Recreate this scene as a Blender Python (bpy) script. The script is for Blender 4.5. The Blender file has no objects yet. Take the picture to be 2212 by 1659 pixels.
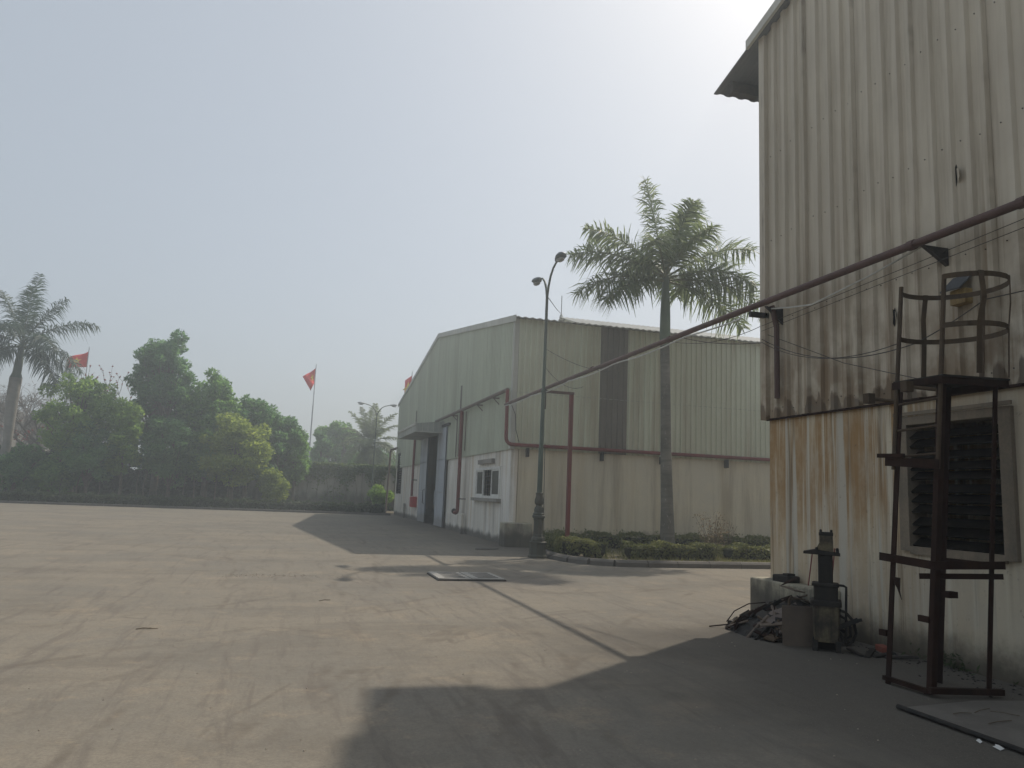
import bpy, math, random
import numpy as np
from mathutils import Vector, Matrix
random.seed(7); rng = np.random.default_rng(7)
R = math.radians
scene = bpy.context.scene
COL = scene.collection

# ---------------------------------------------------------------- camera
cam = bpy.data.objects.new('camera', bpy.data.cameras.new('camera'))
COL.objects.link(cam)
cam.data.sensor_width = 36.0
cam.data.lens = 36.0 * 1661.0 / 2212.0
cam.data.clip_start = 0.05; cam.data.clip_end = 2000
_f, _cx, _cy = 1661.0, 1106.0, 829.5
_ay = Vector((627 - _cx, -(1050 - _cy), -_f)).normalized()
_ax = Vector((7118 - _cx, -(1317 - _cy), -_f)).normalized()
_ax = (_ax - _ay * _ax.dot(_ay)).normalized()
_az = _ax.cross(_ay)
_m = Matrix((_ax, _ay, _az)).to_4x4(); _m.translation = (0, 0, 1.6)
cam.matrix_world = _m
scene.camera = cam

# ---------------------------------------------------------------- world and sun
SUN = Vector((.675, .54, 1.0)).normalized()
EL = math.asin(SUN.z); AZ = math.atan2(SUN.x, SUN.y)
w = bpy.data.worlds.new('World'); scene.world = w; w.use_nodes = True
nt = w.node_tree; nt.nodes.clear()
sky = nt.nodes.new('ShaderNodeTexSky'); sky.sky_type = 'NISHITA'; sky.sun_disc = False
sky.sun_elevation = EL; sky.sun_rotation = AZ
sky.altitude = 0; sky.air_density = 1.0; sky.dust_density = 3.6; sky.ozone_density = 1.0
hs = nt.nodes.new('ShaderNodeHueSaturation'); hs.inputs['Saturation'].default_value = .85
bg = nt.nodes.new('ShaderNodeBackground'); bg.inputs[1].default_value = .080
ow = nt.nodes.new('ShaderNodeOutputWorld')
mk = nt.nodes.new('ShaderNodeMix'); mk.data_type = 'RGBA'; mk.inputs[0].default_value = .60; mk.inputs[7].default_value = (4.5, 4.92, 5.28, 1)   # even milky smog veil
nt.links.new(sky.outputs[0], hs.inputs['Color']); nt.links.new(hs.outputs[0], mk.inputs[6]); nt.links.new(mk.outputs[2], bg.inputs[0]); nt.links.new(bg.outputs[0], ow.inputs[0])
sl = bpy.data.lights.new('sun', 'SUN'); sl.energy = 2.1; sl.angle = R(.8); sl.color = (1.0, .90, .77)
so = bpy.data.objects.new('sun', sl); COL.objects.link(so)
so.rotation_euler = (-SUN).to_track_quat('-Z', 'Y').to_euler(); so.location = (20, 15, 40)
vs = scene.view_settings
vs.view_transform = 'Standard'; vs.look = 'None'; vs.gamma = 1.0; vs.use_curve_mapping = False; vs.exposure = 0.60
try:
    scene.cycles.volume_bounces = 0; scene.cycles.max_bounces = 6
except Exception: pass

# ---------------------------------------------------------------- materials
def lin(h):
    h = h.lstrip('#'); c = [int(h[i:i+2], 16) / 255 for i in (0, 2, 4)]
    return tuple(x / 12.92 if x <= .04045 else ((x + .055) / 1.055) ** 2.4 for x in c) + (1,)
def c4(c): return tuple(c) + (1,) if len(c) == 3 else c
class NB:
    """tiny node builder"""
    def __init__(s, name):
        s.m = bpy.data.materials.new(name); s.m.use_nodes = True; s.t = s.m.node_tree; s.t.nodes.clear()
        s.out = s.n('ShaderNodeOutputMaterial'); s.b = s.n('ShaderNodeBsdfPrincipled')
        s.t.links.new(s.b.outputs[0], s.out.inputs[0])
        s.geo = s.n('ShaderNodeNewGeometry')
    def n(s, t): return s.t.nodes.new(t)
    def l(s, a, b): s.t.links.new(a, b)
    def noise(s, scale=1, detail=4, rough=.6, stretch=(1, 1, 1), off=(0, 0, 0), dist=0):
        mp = s.n('ShaderNodeMapping'); mp.inputs['Scale'].default_value = stretch; mp.inputs['Location'].default_value = off
        s.l(s.geo.outputs['Position'], mp.inputs[0])
        t = s.n('ShaderNodeTexNoise'); t.inputs['Scale'].default_value = scale; t.inputs['Detail'].default_value = detail
        t.inputs['Roughness'].default_value = rough; t.inputs['Distortion'].default_value = dist
        s.l(mp.outputs[0], t.inputs['Vector']); return t.outputs[0]
    def ramp(s, v, a, b, lo=0., hi=1.):
        r = s.n('ShaderNodeMapRange'); r.interpolation_type = 'SMOOTHSTEP'
        r.inputs[1].default_value = a; r.inputs[2].default_value = b; r.inputs[3].default_value = lo; r.inputs[4].default_value = hi
        s.l(v, r.inputs[0]); return r.outputs[0]
    def math(s, op, a, b=None, c=None):
        r = s.n('ShaderNodeMath'); r.operation = op
        for i, v in enumerate((a, b, c)):
            if v is None: continue
            if isinstance(v, (int, float)): r.inputs[i].default_value = v
            else: s.l(v, r.inputs[i])
        return r.outputs[0]
    def mix(s, fac, a, b):
        r = s.n('ShaderNodeMix'); r.data_type = 'RGBA'
        if isinstance(fac, (int, float)): r.inputs[0].default_value = fac
        else: s.l(fac, r.inputs[0])
        for i, v in ((6, a), (7, b)):
            if isinstance(v, tuple): r.inputs[i].default_value = c4(v)
            else: s.l(v, r.inputs[i])
        return r.outputs[2]
    def xyz(s):
        r = s.n('ShaderNodeSeparateXYZ'); s.l(s.geo.outputs['Position'], r.inputs[0]); return r.outputs
    def bump(s, h, strength=.3, dist=.02):
        r = s.n('ShaderNodeBump'); r.inputs['Strength'].default_value = strength; r.inputs['Distance'].default_value = dist
        s.l(h, r.inputs['Height']); s.l(r.outputs[0], s.b.inputs['Normal'])
    def done(s, col, rough=.8, metal=0., spec=.3):
        if isinstance(col, tuple): s.b.inputs['Base Color'].default_value = c4(col)
        else: s.l(col, s.b.inputs['Base Color'])
        if isinstance(rough, (int, float)): s.b.inputs['Roughness'].default_value = rough
        else: s.l(rough, s.b.inputs['Roughness'])
        s.b.inputs['Metallic'].default_value = metal; s.b.inputs['Specular IOR Level'].default_value = spec
        return s.m
def scol(c, k): return tuple(min(1, x * k) for x in c[:3])

def weathered(name, base, alt, streak, streak_amt=.5, sscale=3.0, iso=.6, rough=.8, bump=.15, rust=None, rust_amt=.3, mould=None, seed=0., vert=.07, thr=(.42, .72), sheets=False, spec=.3):
    b = NB(name)
    n1 = b.noise(iso, 5, .65, off=(seed, 0, 0))
    col = b.mix(b.ramp(n1, .35, .65), base, alt)
    n2 = b.noise(sscale, 5, .7, stretch=(1, 1, vert), off=(0, seed, 3))
    col = b.mix(b.ramp(n2, thr[0], thr[1], 0, streak_amt), col, streak)
    if rust:
        n3 = b.noise(sscale * .8, 4, .7, stretch=(1, 1, vert * .8), off=(9 + seed, 4, 0))
        col = b.mix(b.ramp(n3, .5, .68, 0, rust_amt), col, rust)
    if mould:   # (z0, height, colour, amount)
        z0, h, mc, am = mould
        n4 = b.noise(1.7, 6, .7, stretch=(1, 1, .5), off=(3, seed, 0))
        zz = b.math('ADD', b.xyz()[2], b.math('MULTIPLY', n4, -h * 1.6))
        col = b.mix(b.ramp(zz, z0 - h * .45, z0 + h * .25, am, 0), col, mc)
    if sheets:
        oi = b.n('ShaderNodeObjectInfo'); col = b.mix(b.ramp(oi.outputs['Random'], 0, 1, 0, .30), col, scol(streak, 1.0))
    n5 = b.noise(38, 3, .6)
    col = b.mix(b.ramp(n5, .3, .75, 0, .22), col, scol(streak, .6))
    if bump: b.bump(b.noise(22, 4, .7), bump, .01)
    return b.done(col, rough, 0, spec)

def simple(name, base, alt=None, scale=6., rough=.7, metal=0., bump=.1, spec=.3):
    b = NB(name); alt = alt or scol(base, .6)
    col = b.mix(b.ramp(b.noise(scale, 5, .65), .35, .7), base, alt)
    if bump: b.bump(b.noise(scale * 5, 3, .6), bump, .006)
    return b.done(col, rough, metal, spec)

def leafmat(name, dark, light, trans=.55, rough=.55):
    b = NB(name)
    r = b.geo.outputs['Random Per Island']
    col = b.mix(r, dark, light)
    n = b.noise(.55, 3, .6); col = b.mix(b.ramp(n, .35, .7, 0, .55), col, scol(light, 1.1))
    b.done(col, rough, 0, .25)
    t = b.n('ShaderNodeBsdfTranslucent'); hsv = b.n('ShaderNodeHueSaturation')
    hsv.inputs['Hue'].default_value = .485; hsv.inputs['Value'].default_value = 1.7; b.l(col, hsv.inputs['Color']); b.l(hsv.outputs[0], t.inputs[0])
    mx = b.n('ShaderNodeMixShader'); mx.inputs[0].default_value = trans
    b.l(b.b.outputs[0], mx.inputs[1]); b.l(t.outputs[0], mx.inputs[2]); b.l(mx.outputs[0], b.out.inputs[0])
    return b.m

MT = {}
MT['gable_siding'] = weathered('gable_siding', (.61, .65, .52), (.54, .58, .47), (.41, .42, .33), .6, 2.6, .25, .6, .05, seed=1, sheets=True)
MT['side_siding'] = weathered('side_siding', (.64, .67, .53), (.57, .59, .46), (.42, .39, .28), .5, 2.6, .3, .6, .05, rust=(.3, .2, .12), rust_amt=.4, seed=2, sheets=True)
MT['brown_siding'] = weathered('brown_siding', (.21, .19, .16), (.175, .16, .135), (.115, .105, .09), .5, 3, .4, .6, .05, seed=3)
MT['white_plaster'] = weathered('white_plaster', (.82, .80, .74), (.74, .71, .63), (.36, .32, .26), .75, 2.4, .5, .9, .12, rust=(.55, .42, .26), rust_amt=.55, mould=(.02, .3, (.09, .085, .075), .9), seed=4)
MT['beige_plaster'] = weathered('beige_plaster', (.71, .635, .47), (.63, .575, .45), (.36, .30, .21), .8, 1.9, .45, .9, .12, rust=(.54, .44, .28), rust_amt=.4, mould=(.12, .45, (.13, .115, .085), .8), seed=5)
MT['trim'] = weathered('trim', (.55, .55, .49), (.45, .45, .40), (.28, .26, .22), .4, 3, .6, .6, .05, seed=6)
MT['roof_metal'] = weathered('roof_metal', (.46, .46, .42), (.36, .36, .33), (.24, .23, .2), .5, 2, .4, .55, .05, seed=7)
MT['shed_roof'] = simple('shed_roof', (.085, .095, .11), (.06, .068, .08), 2, .6)
MT['concrete'] = weathered('concrete', (.34, .32, .28), (.26, .245, .215), (.12, .11, .1), .6, 2.2, .9, .95, .3, mould=(.1, .3, (.07, .065, .06), .7), seed=8)
MT['old_concrete'] = weathered('old_concrete', (.52, .48, .36), (.3, .28, .22), (.06, .058, .05), .8, 2.6, 1.4, .95, .35, mould=(.15, .45, (.06, .055, .05), .8), seed=9)
MT['red_paint'] = weathered('red_paint', (.22, .055, .05), (.17, .045, .042), (.09, .045, .038), .6, 4, 1.2, .55, .05, seed=10)
MT['maroon_pipe'] = weathered('maroon_pipe', (.14, .082, .07), (.11, .065, .056), (.07, .05, .042), .6, 4, 1.5, .6, .05, seed=11)
MT['dull_pipe'] = weathered('dull_pipe', (.2, .15, .125), (.17, .14, .12), (.1, .085, .075), .6, 4, 1.5, .65, .05, seed=12)
MT['fire_red'] = simple('fire_red', (.45, .035, .03), (.3, .03, .025), 5, .5)
MT['door_metal'] = weathered('door_metal', (.48, .52, .56), (.42, .45, .49), (.22, .215, .21), .6, 1.4, .6, .6, .04, rust=(.2, .17, .14), rust_amt=.35, mould=(.1, .5, (.22, .2, .18), .6), seed=13)
MT['dark_metal'] = simple('dark_metal', (.035, .035, .035), (.06, .05, .045), 7, .6)
MT['aluminium'] = simple('aluminium', (.72, .72, .68), (.6, .59, .55), 6, .5)
MT['canopy_metal'] = weathered('canopy_metal', (.46, .48, .43), (.34, .35, .31), (.18, .17, .15), .6, 2.5, .9, .65, .05, seed=14)
MT['lamp_green'] = weathered('lamp_green', (.085, .115, .085), (.06, .085, .068), (.05, .05, .042), .5, 4, 2, .55, .12, seed=15)
MT['lamp_base'] = weathered('lamp_base', (.055, .065, .052), (.075, .075, .06), (.12, .11, .09), .5, 5, 2, .65, .25, seed=16)
MT['lamp_head'] = simple('lamp_head', (.13, .16, .17), (.09, .11, .12), 4, .45)
MT['lamp_lens'] = simple('lamp_lens', (.35, .36, .36), (.25, .26, .26), 5, .3)
MT['galv'] = simple('galv', (.42, .45, .46), (.34, .36, .37), 3, .5)
MT['cable_white'] = simple('cable_white', (.6, .6, .56), (.45, .45, .42), 5, .6, bump=0)
MT['cable_dark'] = simple('cable_dark', (.05, .048, .045), (.08, .075, .07), 5, .7, bump=0)
MT['rust_steel'] = weathered('rust_steel', (.032, .016, .012), (.02, .012, .01), (.06, .034, .022), .5, 5, 3, .9, .2, seed=17, spec=.12)
MT['rust_ochre'] = weathered('rust_ochre', (.105, .072, .042), (.07, .05, .032), (.045, .032, .024), .6, 6, 3, .8, .2, seed=18)
MT['black_steel'] = simple('black_steel', (.018, .017, .016), (.04, .034, .028), 9, .75, bump=.3)
MT['machine'] = weathered('machine', (.032, .028, .023), (.02, .018, .016), (.065, .05, .035), .5, 6, 5, .7, .25, seed=19)
MT['machine_low'] = weathered('machine_low', (.20, .165, .10), (.06, .05, .04), (.022, .02, .018), .85, 6, 4, .8, .25, seed=20)
MT['hole'] = simple('hole', (.008, .008, .008), (.012, .012, .012), 3, 1, bump=0)
MT['cardboard'] = simple('cardboard', (.16, .125, .095), (.125, .1, .08), 3, .9)
MT['slat'] = weathered('slat', (.014, .012, .010), (.008, .008, .008), (.05, .04, .03), .45, 7, 3, .95, .3, seed=21, vert=2, spec=.05)
MT['frame_conc'] = weathered('frame_conc', (.27, .22, .16), (.2, .17, .13), (.1, .085, .07), .6, 3, 1.5, .9, .2, seed=22)
MT['flag_red'] = simple('flag_red', (.75, .035, .03), (.6, .025, .025), 2, .7, bump=0)
MT['flag_yellow'] = simple('flag_yellow', (.85, .62, .06), (.8, .55, .05), 2, .7, bump=0)
MT['bark'] = simple('bark', (.16, .13, .1), (.09, .075, .06), 5, .95, bump=.5)
MT['grey_bark'] = simple('grey_bark', (.2, .18, .16), (.14, .125, .11), 4, .95, bump=.4)
MT['leaf_a'] = leafmat('leaf_a', (.045, .125, .04), (.16, .30, .075))
MT['leaf_b'] = leafmat('leaf_b', (.06, .145, .04), (.21, .33, .07))
MT['leaf_c'] = leafmat('leaf_c', (.036, .105, .045), (.125, .25, .085))
MT['leaf_y'] = leafmat('leaf_y', (.085, .155, .03), (.25, .32, .06))
MT['ivy'] = leafmat('ivy', (.045, .085, .032), (.12, .165, .055), .35)
MT['hedge'] = leafmat('hedge', (.06, .085, .03), (.18, .19, .075), .35)
MT['hedge_dark'] = leafmat('hedge_dark', (.022, .04, .02), (.055, .08, .032), .3)
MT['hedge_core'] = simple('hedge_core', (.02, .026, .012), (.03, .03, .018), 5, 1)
MT['frond'] = leafmat('frond', (.07, .11, .055), (.16, .20, .09), .5, .5)
MT['frond_dark'] = leafmat('frond_dark', (.032, .06, .045), (.07, .105, .07), .35, .5)
MT['rachis'] = simple('rachis', (.16, .17, .08), (.12, .13, .06), 4, .6)
MT['dead'] = simple('dead', (.16, .125, .085), (.11, .09, .065), 5, .9)
MT['bud'] = simple('bud', (.28, .06, .045), (.2, .05, .04), 5, .8, bump=0)
MT['dry_leaf'] = leafmat('dry_leaf', (.12, .10, .06), (.22, .18, .11), .25)
MT['grass'] = leafmat('grass', (.085, .10, .03), (.20, .20, .08), .35)
MT['soil'] = simple('soil', (.14, .12, .085), (.22, .19, .14), 3, 1, bump=.4)
MT['grey_wood'] = leafmat('grey_wood', (.10, .085, .07), (.17, .15, .125), .2)
MT['brick'] = simple('brick', (.28, .09, .06), (.2, .07, .05), 6, .9)
MT['paper'] = simple('paper', (.7, .7, .68), (.6, .6, .57), 4, .9)
MT['rock'] = simple('rock', (.36, .31, .25), (.26, .23, .19), 8, .95, bump=.3)
MT['lamp_yellow'] = weathered('lamp_yellow', (.42, .30, .12), (.3, .21, .09), (.13, .09, .05), .7, 7, 4, .7, .1, seed=23)
MT['hood'] = simple('hood', (.09, .095, .1), (.06, .062, .065), 5, .5)
MT['boundary'] = weathered('boundary', (.42, .42, .38), (.32, .32, .29), (.16, .16, .14), .6, 1.2, .5, .95, .2, mould=(.4, 1.1, (.06, .065, .05), .85), seed=24)
MT['trunk_palm'] = None
def palm_trunk_mat():
    b = NB('trunk_palm')
    col = b.mix(b.ramp(b.noise(1.2, 5, .6), .35, .65), (.19, .18, .15), (.125, .12, .10))
    w_ = b.noise(1, 3, .6, stretch=(1, 1, 9)); col = b.mix(b.ramp(w_, .45, .65, 0, .5), col, (.08, .075, .065))
    sp = b.noise(14, 3, .6, stretch=(1, 1, .5)); col = b.mix(b.ramp(sp, .62, .72, 0, .6), col, (.4, .38, .34))
    b.bump(b.noise(3, 4, .6, stretch=(1, 1, 6)), .4, .02)
    return b.done(col, .95)
MT['trunk_palm'] = palm_trunk_mat()
def shaft_mat():
    b = NB('crownshaft'); col = b.mix(b.ramp(b.noise(2, 4, .6, stretch=(1, 1, .3)), .3, .7), (.13, .17, .11), (.09, .12, .085))
    return b.done(col, .5)
MT['shaft'] = shaft_mat()
MT['pale_trunk'] = weathered('pale_trunk', (.36, .33, .29), (.29, .27, .24), (.18, .17, .15), .5, 2, 1.2, .95, .3, seed=41, vert=3)

# shed siding: pale grey-green sheet, brown runs along the laps, pointed dirt marks over each fixing
def shed_siding():
    b = NB('shed_siding'); X, Y, Z = b.xyz()
    col = b.mix(b.ramp(b.noise(.5, 5, .6), .35, .65), (.655, .59, .475), (.555, .495, .40))
    st = b.noise(3.2, 5, .7, stretch=(1, 1, .06)); col = b.mix(b.ramp(st, .45, .72, 0, .55), col, (.24, .19, .125))
    rs = b.noise(5, 4, .7, stretch=(1, 1, .05), off=(0, 7, 0)); zf = b.ramp(Z, 3.2, 6.5, 1, .15)
    col = b.mix(b.math('MULTIPLY', b.ramp(rs, .48, .66, 0, .8), zf), col, (.20, .125, .065))
    # lap runs at each metre
    fy = b.math('PINGPONG', b.math('ADD', Y, .5), .5)
    fy = b.math('SUBTRACT', .5, fy)                       # distance to integer Y
    ln = b.noise(1.1, 4, .7, stretch=(0, 1, .5), off=(0, 2, 5))
    lap = b.math('MULTIPLY', b.ramp(fy, .006, .045, 1, 0), b.ramp(ln, .5, .68, 0, .7))
    col = b.mix(lap, col, (.10, .072, .05))
    oi = b.n('ShaderNodeObjectInfo'); col = b.mix(b.ramp(oi.outputs['Random'], 0, 1, 0, .3), col, (.36, .31, .22))
    # pointed marks above the bottom edge, one to a pan
    py = b.math('PINGPONG', b.math('ADD', Y, .12), .125)   # 0..0.125 across pans
    rid = b.noise(1.0, 0, .5, stretch=(0, 3.1, 0), off=(0, 11, 0))
    hgt = b.ramp(rid, .3, .66, .04, .30)
    zz = b.math('SUBTRACT', Z, 2.9)
    tri = b.math('MULTIPLY_ADD', b.math('ABSOLUTE', b.math('SUBTRACT', py, .125)), -1.1, hgt)
    e = b.math('ADD', b.math('SUBTRACT', tri, zz), b.math('MULTIPLY_ADD', b.noise(20, 3), .08, -.04))
    col = b.mix(b.ramp(e, -.01, .05, 0, .78), col, (.06, .045, .035))
    dust = b.ramp(Z, 3.0, 5.2, .7, 0); col = b.mix(b.math('MULTIPLY', dust, b.ramp(b.noise(2, 4), .35, .65)), col, (.20, .135, .075))
    b.bump(b.noise(9, 3, .6), .06, .01)
    return b.done(col, .6)
MT['shed_siding'] = shed_siding()
def shed_plaster():
    b = NB('shed_plaster'); X, Y, Z = b.xyz()
    col = b.mix(b.ramp(b.noise(.9, 5, .65), .35, .65), (.62, .56, .43), (.54, .50, .41))
    a = b.math('ADD', b.math('MULTIPLY', b.noise(4.6, 4, .65, stretch=(1, 1, .035)), .5), b.math('MULTIPLY', b.noise(13, 4, .7, stretch=(1, 1, .03), off=(0, 31, 0)), .5)); up = b.ramp(b.math('ADD', Z, b.math('MULTIPLY', b.noise(1.5, 3), 1.4)), 1.1, 3.0)
    far = b.ramp(b.math('ADD', Y, b.noise(2, 2)), 6.6, 8.0, .3, 1)
    om = b.math('MULTIPLY', b.math('MULTIPLY', b.ramp(a, .385, .515, 0, .95), b.ramp(up, 0, 1, .45, 1)), b.math('MULTIPLY', far, b.ramp(b.noise(3.5, 5, .75, stretch=(1, 1, .35)), .3, .6, .55, 1)))
    col = b.mix(om, col, (.33, .20, .085))
    d = b.noise(6.2, 4, .7, stretch=(1, 1, .04), off=(0, 5, 0)); col = b.mix(b.math('MULTIPLY', b.ramp(d, .52, .68, 0, .75), far), col, (.13, .085, .045))
    wv = b.noise(5.2, 3, .6, stretch=(1, 1, .03), off=(0, 19, 0)); col = b.mix(b.math('MULTIPLY', b.ramp(wv, .56, .66, 0, .8), far), col, (.52, .50, .43))
    n4 = b.noise(2.2, 6, .7); zz = b.math('ADD', Z, b.math('MULTIPLY', n4, -.5))
    col = b.mix(b.ramp(zz, -.2, .22, .9, 0), col, (.07, .06, .045))
    sp = b.noise(16, 4, .7); col = b.mix(b.ramp(sp, .6, .74, 0, .5), col, (.16, .12, .08))
    b.bump(b.noise(14, 5, .7), .25, .012)
    return b.done(col, .92)
MT['shed_plaster'] = shed_plaster()

def ground_mat():
    b = NB('ground'); X, Y, Z = b.xyz()
    col = b.mix(b.ramp(b.noise(.22, 8, .7), .38, .62), (.258, .232, .186), (.203, .191, .163))
    col = b.mix(b.ramp(b.noise(.55, 6, .7, stretch=(.6, 1.6, 1), dist=.6), .47, .68, 0, .62), col, (.155, .14, .115))
    col = b.mix(b.ramp(b.noise(.9, 5, .7, off=(5, 5, 0)), .52, .72, 0, .45), col, (.36, .295, .21))
    col = b.mix(b.ramp(b.noise(6, 6, .75), .45, .75, 0, .35), col, (.15, .13, .11))
    tracks = [((8.59, 2.44), 9.28, .10), ((8.59, 2.44), 10.9, .08), ((-62.4, 11.6), 63.29, .09), ((-62.4, 11.6), 61.6, .07), ((-90.6, 25.8), 92.9, .10),
              ((-90.6, 25.8), 94.6, .08), ((4.57, 16.37), 3.83, .16), ((-3.08, 6.02), 4.68, .09), ((-11.4, 9.6), 14.36, .1), ((-11.4, 9.6), 12.7, .08),
              ((-30, 40), 41, .12), ((-30, 40), 42.7, .12), ((30, -10), 34, .12), ((30, -10), 32.3, .1), ((8.59, 2.44), 9.05, .04), ((8.59, 2.44), 9.5, .04), ((8.59, 2.44), 7.6, .07), ((-11.4, 9.6), 14.1, .04), ((-11.4, 9.6), 13.3, .06), ((-3.08, 6.02), 4.4, .04), ((18, 30), 22, .07), ((18, 30), 20.3, .07)]
    tot = None
    wob = b.math('MULTIPLY_ADD', b.noise(.5, 3), .5, -.25)
    for (c, r, wd) in tracks:
        dx = b.math('SUBTRACT', X, c[0]); dy = b.math('SUBTRACT', Y, c[1])
        dd = b.math('SQRT', b.math('ADD', b.math('MULTIPLY', dx, dx), b.math('MULTIPLY', dy, dy)))
        dd = b.math('ABSOLUTE', b.math('SUBTRACT', b.math('ADD', dd, wob), r))
        mk = b.ramp(dd, wd * .1, wd * .9, 1, 0)
        tot = mk if tot is None else b.math('MAXIMUM', tot, mk)
    br = b.ramp(b.noise(.6, 5, .75, off=(2, 8, 0)), .44, .66)
    col = b.mix(b.math('MULTIPLY', b.math('MULTIPLY', tot, br), .72), col, (.125, .107, .085))
    # scattered drag marks
    sm = b.noise(1.6, 4, .7, stretch=(2.6, .3, 1), dist=.8); col = b.mix(b.ramp(sm, .52, .68, 0, .5), col, (.135, .118, .102))
    mp = b.n('ShaderNodeMapping'); mp.inputs['Rotation'].default_value = (0, 0, .55); mp.inputs['Scale'].default_value = (3.2, .35, 1); b.l(b.geo.outputs['Position'], mp.inputs[0])
    tn = b.n('ShaderNodeTexNoise'); tn.inputs['Scale'].default_value = 1.3; tn.inputs['Detail'].default_value = 6; tn.inputs['Roughness'].default_value = .7; tn.inputs['Distortion'].default_value = .5; b.l(mp.outputs[0], tn.inputs['Vector'])
    col = b.mix(b.ramp(tn.outputs[0], .53, .7, 0, .5), col, (.125, .112, .1))
    col = b.mix(b.ramp(b.noise(2.2, 6, .75, off=(7, 1, 0)), .55, .7, 0, .45), col, (.34, .28, .2))
    # coal dust and oily soil along shed (plus painted shade) and round the warehouse corner
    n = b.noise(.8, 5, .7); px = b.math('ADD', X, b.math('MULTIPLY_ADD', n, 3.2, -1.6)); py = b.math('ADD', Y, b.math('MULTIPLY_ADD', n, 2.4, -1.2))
    soot_shade = b.math('MULTIPLY', b.ramp(px, 1.8, 5.0, .0, 1), b.ramp(py, 8.6, 10.2, 1, 0))  # dirt deepened so the shed's shade is partly in the colour
    col = b.mix(b.math('MULTIPLY', soot_shade, .8), col, (.066, .063, .056))
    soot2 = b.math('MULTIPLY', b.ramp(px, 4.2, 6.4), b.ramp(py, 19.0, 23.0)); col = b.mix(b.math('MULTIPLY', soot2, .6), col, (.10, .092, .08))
    # darker spread round the iron plate
    ex = b.math('DIVIDE', b.math('SUBTRACT', X, 3.6), 2.3); ey = b.math('DIVIDE', b.math('SUBTRACT', Y, 14.1), 1.1)
    er = b.math('ADD', b.math('SQRT', b.math('ADD', b.math('MULTIPLY', ex, ex), b.math('MULTIPLY', ey, ey))), b.math('MULTIPLY_ADD', b.noise(1.1, 5, .7), 1.6, -.8))
    col = b.mix(b.ramp(er, .35, 1.1, .55, 0), col, (.15, .14, .125))
    col = b.mix(b.ramp(b.noise(14, 5, .75), .48, .62, 0, .28), col, (.14, .125, .105))
    col = b.mix(b.ramp(b.noise(45, 4, .7), .35, .7, 0, .5), col, (.15, .13, .11))
    col = b.mix(b.ramp(b.noise(.8, 7, .8, off=(4, 9, 0)), .6, .66, 0, .35), col, (.12, .105, .085))   # oil spots
    col = b.mix(b.ramp(b.noise(90, 2, .6), .62, .75, 0, .5), col, (.45, .4, .33))
    h = b.math('ADD', b.math('MULTIPLY', b.noise(3, 5, .7), .6), b.math('MULTIPLY', b.noise(40, 4, .7), .25))
    b.bump(h, .45, .03)
    return b.done(col, .95, 0, .15)
MT['ground'] = ground_mat()

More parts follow.
